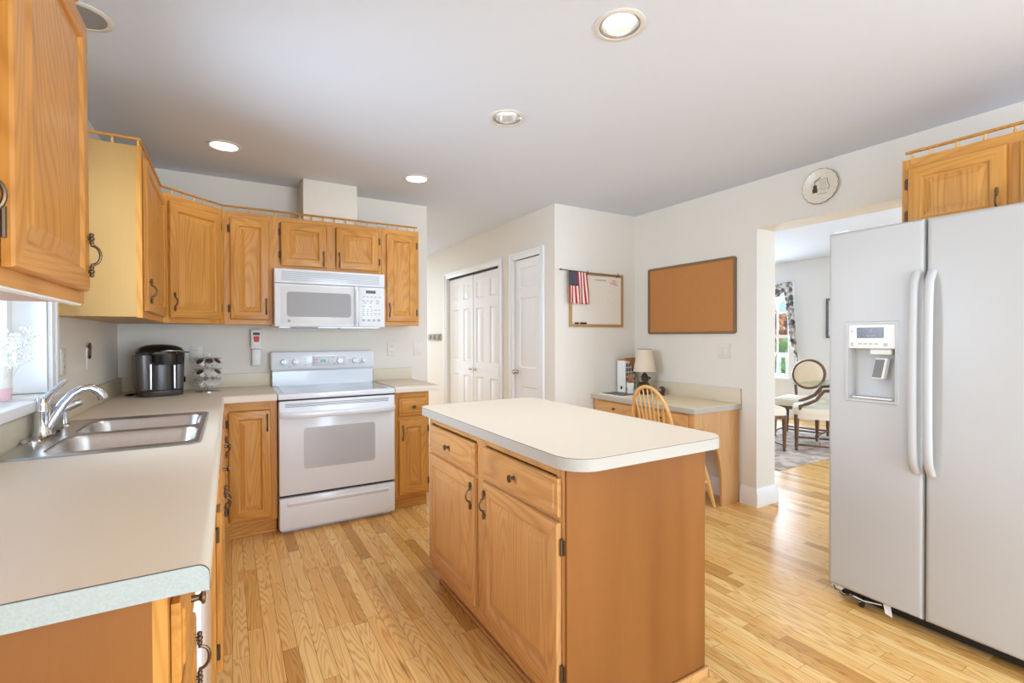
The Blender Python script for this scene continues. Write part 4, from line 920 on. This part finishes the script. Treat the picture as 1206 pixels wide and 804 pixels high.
# decorative plate on the right wall
r = thing('decorative_plate', 'round cream souvenir plate hung above the doorway', 'plate', (XR, 1.722, 2.272), 0)
MX = Matrix.Rotation(radians(-90), 4, 'Y')
m = MB(); n = 72; 
def ring(rad, d, wav=0): return [(-d, rad * (1 + wav * abs(sin(9 * 2 * pi * k / n))) * cos(2 * pi * k / n), rad * (1 + wav * abs(sin(9 * 2 * pi * k / n))) * sin(2 * pi * k / n)) for k in range(n)]
m.loops([ring(.06, .002), ring(.107, .016, .05), ring(.111, .019, .05), ring(.108, .021, .05), ring(.072, .010), ring(.066, .009), ring(.001, .009)], 0, True, True, mif=lambda a, i: 1 if a in (1, 2) else 0); obj('plate_disc', m, [porc, gold_rim], r, ang=40)
m = MB()
def pq(y0, y1, z0, z1): m.box(-.0105, -.0092, y0, y1, z0, z1)
pq(.02, .052, -.035, -.008); pq(.024, .048, -.008, .015); pq(.034, .038, .015, .042); m.tube([(-.010, .036, .04), (-.010, .02, .048), (-.010, .008, .055), (-.010, .002, .060)], .0025, 6); m.tube([(-.010, .03, .038), (-.010, -.005, .043), (-.010, -.04, .046)], .0012, 5); m.tube([(-.010, -.04, .046), (-.010, -.043, .02), (-.010, -.055, -.01), (-.010, -.045, -.03)], .0014, 5)
obj('pump_picture', m, pm('plate_print', (74, 60, 46), .5), r)
m = MB()
for k in range(6): m.tube([(-.0098, .008 - .0035 * q, .028 - .010 * k + .0012 * sin(q * 2.3 + k)) for q in range(13)], .0008, 4)
for k in range(5): m.tube([(-.0098, .02 - .012 * k, -.045 - .003 * (k % 2)), (-.0098, .014 - .012 * k, -.050)], .002, 4)
obj('plate_lettering', m, gold_rim, r)
# key rack on closet wall
r = thing('key_rack', 'slim bronze key rack on the hall wall beside the closet', 'key rack', (CX, 6.28, 1.277))
m = MB(); m.box(-.012, -.001, -.24, .24, -.045, .045, bev=.003); obj('rack_board', m, rack_m, r)
for k in range(3):
    m = MB(); m.box(-.016, -.0122, -.20 + .15 * k, -.10 + .15 * k, -.03, .03, bev=.002); m.tube([(-.0165, -.15 + .15 * k, -.01), (-.022, -.15 + .15 * k, -.016), (-.022, -.15 + .15 * k, .0)], .002, 6); obj('hook_plate', m, rack_d, r)
# outlets and switches
def outlet_plate(name, label, cat, loc, rotz, kind, w=.072, h=.116, dark=None):
    r = thing(name, label, cat, loc, rotz); m = MB(); m.box(-w / 2, w / 2, -.007, -.001, -h / 2, h / 2, bev=.002); obj('cover_plate', m, plate_m, r)
    if kind == 'outlet':
        for s in (-1, 1):
            m = MB(); P = rrect(-.017, .017, s * .024 - .014, s * .024 + .014, .008, 4); m.loops([[(x, -.007, z) for x, z in P], [(x, -.0085, z) for x, z in P]], 0, False, True); oo = obj('receptacle', m, plate_m, r)
            m = MB(); m.box(-.008, -.005, -.0092, -.0084, s * .024 - .004, s * .024 + .006); m.box(.005, .008, -.0092, -.0084, s * .024 - .004, s * .024 + .006); obj('slots', m, seam_m, oo, smooth=False)
    else:
        for dx in ((0,) if kind == 'switch' else (-.022, .022)):
            m = MB(); m.box(dx - .016, dx + .016, -.010, -.007, -.033, .033, bev=.001); obj('rocker', m, plate_m, r)
    return r
outlet_plate('wall_outlet', 'white wall outlet on the back wall right of the stove', 'outlet', (1.197, YB, 1.177), 0, 'outlet')
outlet_plate('light_switch', 'white light switch near the end of the back wall', 'switch', (1.43, YB, 1.174), 0, 'switch')
outlet_plate('light_switch', 'double white light switch on the wall below the corkboard', 'switch', (XR, 2.447, 1.164), -pi / 2, 'double', .11)
outlet_plate('wall_outlet', 'wall outlet on the left wall beside the window casing', 'outlet', (XL, 2.84, 1.175), pi / 2, 'outlet')
outlet_plate('wall_outlet', 'wall outlet on the back wall behind the coffee pod carousel', 'outlet', (-.205, YB, 1.165), 0, 'outlet')
# key / opener hanging on left wall
r = thing('bottle_opener', 'bronze bottle opener hanging on the left wall over the counter', 'opener', (XL, 3.26, 1.20), pi / 2)
m = MB(); m.box(-.012, .012, -.006, -.001, -.085, .035, bev=.002); obj('hanger_strip', m, white_pl, r)
m = MB(); m.tube([(-.012 + .0, -.012, .03), (.0, -.016, .05), (.014, -.014, .04), (.016, -.012, -.01), (.004, -.012, -.025)], .006, 8); obj('opener_hook', m, bronze, r)
# white dispenser with red label
r = thing('wall_dispenser', 'slim white canister with red label on the wall by the microwave', 'canister', (.172, YB, 1.205))
m = MB(); m.box(-.037, .037, -.05, -.001, -.01, .135, bev=.008); m.box(-.030, .030, -.044, -.001, -.135, -.0105, bev=.01); obj('canister_body', m, white_pl, r)
m = MB(); m.box(-.028, .028, -.0515, -.0503, .035, .118); lb = obj('paper_label', m, paper_m, r, smooth=False)
m = MB(); m.box(-.022, .022, -.0525, -.0516, .092, .112, 1); m.prism([(-.021, .085), (.021, .085), (.016, .042), (-.016, .042)], 'y', -.0525, -.0516); obj('label_print', m, [red_lab, ink_k], lb, smooth=False)

# ================================================================ COUNTER THINGS
CZ = .9172
r = thing('coffee_maker', 'black single-serve coffee maker in the counter corner', 'coffee maker', (-.385, 3.77, CZ), radians(14))
def prof_loop(w, d, z, rr, dx=0): return [(x + dx, y, z) for x, y in rrect(-w / 2, w / 2, -d / 2, d / 2, rr, 6)]
m = MB(); m.loops([prof_loop(.232, .24, 0, .08), prof_loop(.236, .245, .008, .08), prof_loop(.236, .245, .034, .08), prof_loop(.226, .235, .040, .08)], 0, True, True); obj('base', m, black_tr, r)
m = MB(); m.loops([prof_loop(.150, .20, .0405, .06), prof_loop(.150, .205, .21, .06)], 0, True, True); obj('brew_column', m, black_tr, r)
m = MB(); m.loops([[(x + -.085, y, z) for x, y, z in prof_loop(.075, .20, .0405, .03)], [(x + -.09, y, z) for x, y, z in prof_loop(.085, .215, .255, .035)]], 0, True, True); obj('water_tank', m, pm('smoky_tank', (84, 76, 70), .28, coat=.1), r)
m = MB(); m.loops([[(x + .085, y, z) for x, y, z in prof_loop(.055, .20, .0405, .02)], [(x + .088, y, z) for x, y, z in prof_loop(.062, .212, .20, .025)]], 0, True, True); obj('side_panel', m, black_tr, r)
m = MB(); m.loops([[(x + .035, y - .01, z) for x, y, z in prof_loop(.17, .225, .195, .06)], [(x + .035, y - .012, z) for x, y, z in prof_loop(.178, .24, .262, .06)]], 0, True, True); obj('brew_head', m, black_pl, r)
m = MB(); m.loops([prof_loop(.258, .262, .2625, .085), prof_loop(.258, .265, .275, .085), prof_loop(.225, .235, .30, .085), prof_loop(.16, .17, .316, .07), prof_loop(.06, .07, .323, .03)], 0, True, True); obj('lid', m, black_pl, r)
m = MB(); m.tube([(-.02, -.135, .272), (.02, -.150, .283), (.08, -.148, .280), (.135, -.11, .270)], .009, 10, sx=.6, sy=1.2); obj('handle', m, steel_d, r)
m = MB(); m.box(-.062, -.054, -.1045, -.101, .045, .20); m.box(.058, .066, -.108, -.104, .045, .19); obj('chrome_strip', m, steel_d, r)
m = MB(); m.ball((.135, .02, .09), .018, (.5, 1, 1.2)); obj('power_knob', m, black_pl, r)
m = MB(); m.tube([(-.115, .05, .008), (-.15, .03, .006), (-.165, .06, .006), (-.12, .12, .006)], .005, 6); obj('power_cord', m, black_pl, r)
# pod carousel
PC = (-.128, 3.825)
r = thing('pod_carousel', 'chrome wire carousel holding coffee pods beside the coffee maker', 'pod rack', (PC[0], PC[1], CZ))
m = MB(); m.lathe([(.075, 0), (.075, .006), (.068, .010), (.02, .012), (.001, .012)], (0, 0, 0), 28); obj('base_plate', m, nickel, r)
m = MB(); m.tube([(0, 0, .01), (0, 0, .235)], .0035, 8); m.tube([(.014 * sin(2 * pi * k / 14), 0, .247 - .014 * cos(2 * pi * k / 14)) for k in range(15)], .002, 6); obj('post', m, nickel, r)
NP = 8; tiers = (.055, .122, .192)
for z in tiers:
    m = MB(); n = 40
    for rad, zz in ((.044, z - .020), (.082, z + .032)): m.tube([(rad * cos(2 * pi * k / n), rad * sin(2 * pi * k / n), zz) for k in range(n + 1)], .0014, 5)
    for k in range(NP):
        a = 2 * pi * (k + .5) / NP; m.tube([(.004 * cos(a), .004 * sin(a), z - .02), (.044 * cos(a), .044 * sin(a), z - .020), (.082 * cos(a), .082 * sin(a), z + .032)], .0012, 5)
    obj('pod_ring', m, nickel, r)
def pod(lid):
    t = thing('coffee_pod', 'x', 'coffee pod'); m = MB(); m.lathe([(.0165, -.036), (.0185, -.034), (.0225, 0), (.0255, .001), (.0255, .0025), (.024, .003)], (0, 0, 0), 16, cap1=True); obj('pod_cup', m, podm, t)
    m = MB(); m.lathe([(.0235, .0031), (.022, .0036), (.001, .0036)], (0, 0, 0), 16, cap0=False); obj('pod_lid', m, lid, t); return t
protos = [pod(foilm), pod(foil_l)]; used = [0, 0]
TL = ['bottom', 'middle', 'top']
rp = random.Random(3)
for ti, z in enumerate(tiers):
    for k in range(NP):
        a = 2 * pi * (k + .19) / NP
        if ti == 1 and k in (2,): continue
        li = {2: 0, 1: (0 if k % 3 else 1), 0: 1}[ti]
        o = protos[li] if not used[li] else copy_tree(protos[li]); used[li] = 1
        d = Vector((cos(a) * .72, sin(a) * .72, .69)).normalized(); o.scale = (1, 1, 1); o.rotation_mode = 'QUATERNION'; o.rotation_quaternion = Vector((0, 0, 1)).rotation_difference(d)
        o.location = (PC[0] + .068 * cos(a), PC[1] + .068 * sin(a), CZ + z + .014)
        kind = 'dark lidded' if li == 0 else 'pale lidded'
        o['label'] = f'{kind} white coffee pod in the {TL[ti]} tier of the carousel'; o['category'] = 'coffee pod'; o['group'] = f'{kind} coffee pods, {TL[ti]} tier'
# vase with baby's breath on the sill
VX, VY, VZ = -.715, 2.40, 1.0552
r = thing('flower_vase', 'white and pink glass vase on the window sill', 'vase', (VX, VY, VZ))
m = MB(); m.lathe([(.034, 0), (.036, .004), (.037, .05), (.040, .105), (.042, .125), (.039, .125), (.035, .05), (.032, .008), (.001, .006)], (0, 0, 0), 24, mif=lambda a, i: 0); obj('vase_body', m, pot_w, r)
m = MB(); m.lathe([(.0372, .002), (.0385, .045)], (0, 0, 0), 24, cap0=False, cap1=False); m.lathe([(.0385, .045), (.0375, .046)], (0, 0, 0), 24, cap0=False, cap1=False); obj('pink_band', m, pink_m, r)
r = thing('baby_breath_bouquet', "bunch of white baby's breath flowers in the sill vase", 'flowers', (VX, VY, VZ + .01))
ms, mb_ = MB(), MB(); rf = random.Random(5)
for k in range(46):
    a = rf.uniform(0, 2 * pi); el = rf.uniform(.25, 1.0); rad = .10 * math.sqrt(rf.random()) ; tip = Vector((max(-.045, rad * cos(a)), rad * sin(a) * 1.15, .155 + .105 * rf.random() - rad * .25))
    b = Vector((.012 * cos(a), .012 * sin(a), .02)); mid = b.lerp(tip, .55) + Vector((0, 0, .025)); ms.tube([b, mid, tip], .0007, 4)
    for q in range(10):
        t2 = tip + Vector((rf.uniform(-.022, .022), rf.uniform(-.022, .022), rf.uniform(-.02, .022))); t2.x = max(t2.x, -.047); ms.tube([mid.lerp(tip, .6), t2], .0004, 3); mb_.ico(t2, rf.uniform(.003, .0055), 0, 1)
obj('stems', ms, stem_m, r, smooth=False); bl = obj('blossoms', mb_, bloom, r); bl['kind'] = 'stuff'

# ================================================================ DINING ROOM
m = MB(); m.box(-1.25, 1.25, -1.4, 1.4, 0, .008, bev=.003); tag(obj('area_rug', m, rug_m, loc=(5.75, 4.04, .001)), 'faded grey-beige patterned rug under the dining chairs', 'rug')
def oval_chair(label, loc, rotz, arms=False, name='dining_chair'):
    """round-back upholstered chair facing local -y"""
    r = thing(name, label, 'chair', loc, rotz, 'dining chairs')
    m = MB(); P = rrect(-.27, .27, -.27, .24, [.09, .09, .06, .06], 5)
    m.loops([[(x, y, .36) for x, y in P], [(x, y, .42) for x, y in P]], 0, True, True); obj('seat_rail', m, walnut if not arms else uphol, r)
    m = MB(); m.loops([[(x * 1.0, y, .40) for x, y in P], [(x * 1.02, y * 1.02, .44) for x, y in P], [(x * .98, y * .98, .475) for x, y in P], [(x * .8, y * .8, .495) for x, y in P], [(x * .4, y * .4, .50) for x, y in P]], 0, True, True); obj('seat_cushion', m, uphol, r)
    for sx in (-1, 1):
        for sy in (-1, 1):
            m = MB(); x, y = sx * .235, (-.235 if sy < 0 else .205)
            m.lathe([(.014, 0), (.018, .02), (.012, .03), (.020, .05), (.020, .075), (.014, .085), (.018, .11), (.026, .34), (.026, .40)], (x, y, .001), 12); obj('leg', m, walnut, r)
    m = MB(); z = .066
    for sx in (-1, 1): m.tube([(sx * .235, -.235, z), (sx * .235, .205, z)], .011, 8)
    m.tube([(-.235, -.015, z), (.235, -.015, z)], .011, 8); m.tube([(-.235, .205, z), (.235, .205, z)], .011, 8); obj('stretcher', m, walnut, r)
    c = Vector((0, .27, .77 if not arms else .80)); lean = radians(10); n = 36; ux = Vector((1, 0, 0)); uz = Vector((0, sin(lean), cos(lean)))
    nrm = Vector((0, -cos(lean), sin(lean)))
    ring_ = [c + ux * .182 * cos(2 * pi * k / n) + uz * .182 * sin(2 * pi * k / n) for k in range(n)]
    m = MB(); m.tube(ring_ + ring_[:2], .019, 8); obj('back_frame', m, walnut, r)
    m = MB(); m.loops([[c + (p - c) * s + nrm * d for p in ring_] for s, d in ((.95, -.02), (.95, .012), (.8, .028), (.4, .036), (.01, .038))], 0, True, True); obj('back_pad', m, uphol_t, r)
    m = MB()
    for sx in (-1, 1): m.tube([(sx * .13, .215, .40), (sx * .135, .235, .52), (sx * .15, .25, .625)], .018, 8)
    obj('back_post', m, walnut, r)
    if arms:
        for sx in (-1, 1):
            m = MB(); m.tube([(sx * .245, -.20, .40), (sx * .25, -.20, .50), (sx * .255, -.13, .53), (sx * .262, -.05, .575), (sx * .265, .0, .65), (sx * .265, .02, .675), (sx * .262, .10, .685), (sx * .235, .26, .69)], [.022, .021, .020, .019, .018, .019, .017, .016], 10); obj('arm', m, walnut, r)
    return r
oval_chair('round-back cream dining chair seen whole beyond the glass table', (6.285, 3.41, .009), radians(-78))
oval_chair('walnut-armed cream dining chair partly hidden by the refrigerator', (5.75, 2.91, .009), radians(-151), True, 'dining_armchair')
oval_chair('cream dining chair partly hidden behind the doorway jamb', (5.17, 3.36, .009), radians(-28))
r = thing('glass_table', 'narrow glass-topped table seen between the dining chairs', 'table', (6.2, 2.95, .009))
m = MB(); P = rrect(-.70, .70, -.15, .15, .02, 4); m.loops([[(x, y, .725) for x, y in P], [(x, y, .737) for x, y in P]], 0, True, True); obj('glass_top', m, tglass, r)
for x in (.15, .58):
    m = MB(); m.lathe([(.10, 0), (.10, .03), (.04, .06), (.05, .3), (.04, .55), (.08, .69), (.08, .7245)], (x, 0, 0), 20); obj('pedestal', m, walnut, r)
# curtain: swag across the top and a tail down the right side of the window
r = thing('curtain', 'grey and cream patterned curtain swag on the dining window', 'curtain', (DX - .05, DY0, 0))
m = MB(); NS = 24; g = []
for i in range(NS + 1):
    u = i / NS; y = .05 + u * 1.50; row = []
    for j in range(9):
        v = j / 8; drop = .06 + .34 * (4 * u * (1 - u)) ** .8; row.append(m.bm.verts.new((-.02 - .02 * sin(v * 9 + u * 3) - .02 * sin(pi * v), y - .05, 2.10 + .02 * u - v * drop)))
    g.append(row)
for i in range(NS):
    for j in range(8): m.face([g[i][j], g[i + 1][j], g[i + 1][j + 1], g[i][j + 1]])
o = obj('swag', m, curtain_m, r, ang=80); o.modifiers.new('thick', 'SOLIDIFY').thickness = .006
m = MB(); g = []
for i in range(17):
    u = i / 16; row = []
    for j in range(25):
        v = j / 24; w_ = .15 - .03 * v; yy = .06 - .12 * v - u * w_; zb = .86 + .30 * (1 - u); row.append(m.bm.verts.new((-.03 - .018 * sin(u * 14) * (.5 + v), yy, 2.12 - v * (2.12 - zb))))
    g.append(row)
for i in range(16):
    for j in range(24): m.face([g[i][j], g[i + 1][j], g[i + 1][j + 1], g[i][j + 1]])
o = obj('tail', m, curtain_m, r, ang=80); o.modifiers.new('thick', 'SOLIDIFY').thickness = .006
m = MB(); m.tube([(-.005, -.04, 2.10), (-.005, 1.55, 2.10)], .012, 8); obj('rod', m, walnut, r)
# framed picture edge on the far wall
r = thing('wall_picture', 'dark-framed picture on the dining wall at the refrigerator edge', 'picture', (DX, 3.48, 1.25))
m = MB(); m.rects([(-.29, .29, 0, .58, 0), (-.29, .29, 0, .58, .02), (-.26, .26, .03, .55, .02), (-.26, .26, .03, .55, .01)], False, False); bmesh.ops.rotate(m.bm, verts=list(m.bm.verts), cent=(0, 0, 0), matrix=Matrix.Rotation(radians(90), 3, 'Z')); bmesh.ops.translate(m.bm, verts=list(m.bm.verts), vec=(-.0015, 0, 0)); obj('frame', m, mag_dark, r, smooth=False)
m = MB(); m.box(-.009, -.002, -.26, .26, .03, .55); obj('picture_sheet', m, wall_w, r, smooth=False)
# ---- outside: porch railing and trees beyond the dining window
m = MB(); m.box(7.9, 30, -8, 20, -.9, -.8); gl = struct('floor_outside', m, tree_g, smooth=False)
m = MB(); m.box(7.75, 9.5, 3.0, 7.5, -.8, -.02); struct('floor_porch', m, trim_m, smooth=False)
r = thing('porch_railing', 'white porch railing with balusters outside the dining window', 'railing', (9.3, 5.6, -.02))
m = MB(); m.box(-.05, .05, -1.8, 1.8, .92, .98, bev=.01); m.box(-.035, .035, -1.8, 1.8, .10, .16, bev=.008); obj('rails', m, trim_m, r)
for y in (-1.8, 1.8):
    m = MB(); m.box(-.05, .05, y - .05, y + .05, 0, 1.05, bev=.008); obj('post', m, trim_m, r)
for k in range(25):
    y = -1.63 + k * .136; m = MB(); m.lathe([(.028, .16), (.028, .25), (.018, .27), (.032, .42), (.02, .62), (.018, .78), (.028, .80), (.028, .92)], (0, y, 0), 10); obj('baluster', m, trim_m, r)
def tree(name, label, loc, mat, n, rx, rz, zc, seed):
    r = thing(name, label, 'tree' if 'bush' not in name else 'bush', loc); rt = random.Random(seed); m = MB()
    for k in range(n):
        a = rt.uniform(0, 2 * pi); q = rt.uniform(-1, 1); rr = math.sqrt(1 - q * q) * rt.uniform(.55, 1); m.ico((rx * rr * cos(a), rx * rr * sin(a), zc + rz * q * rt.uniform(.6, 1)), rt.uniform(.10, .24), 0, 1)
    f = obj('foliage', m, mat, r); m = MB(); m.tube([(0, 0, 0), (0, 0, zc)], [.14, .07], 8); obj('trunk', m, bark, r); return r
tree('autumn_tree', 'orange autumn tree seen through the dining window', (17.5, 10.2, -.8), tree_o, 420, 2.9, 1.0, 1.95, 11)
tree('green_bush', 'yellow-green bush behind the white porch railing', (12.0, 7.0, -.8), tree_g, 420, 1.7, .75, 1.2, 12)
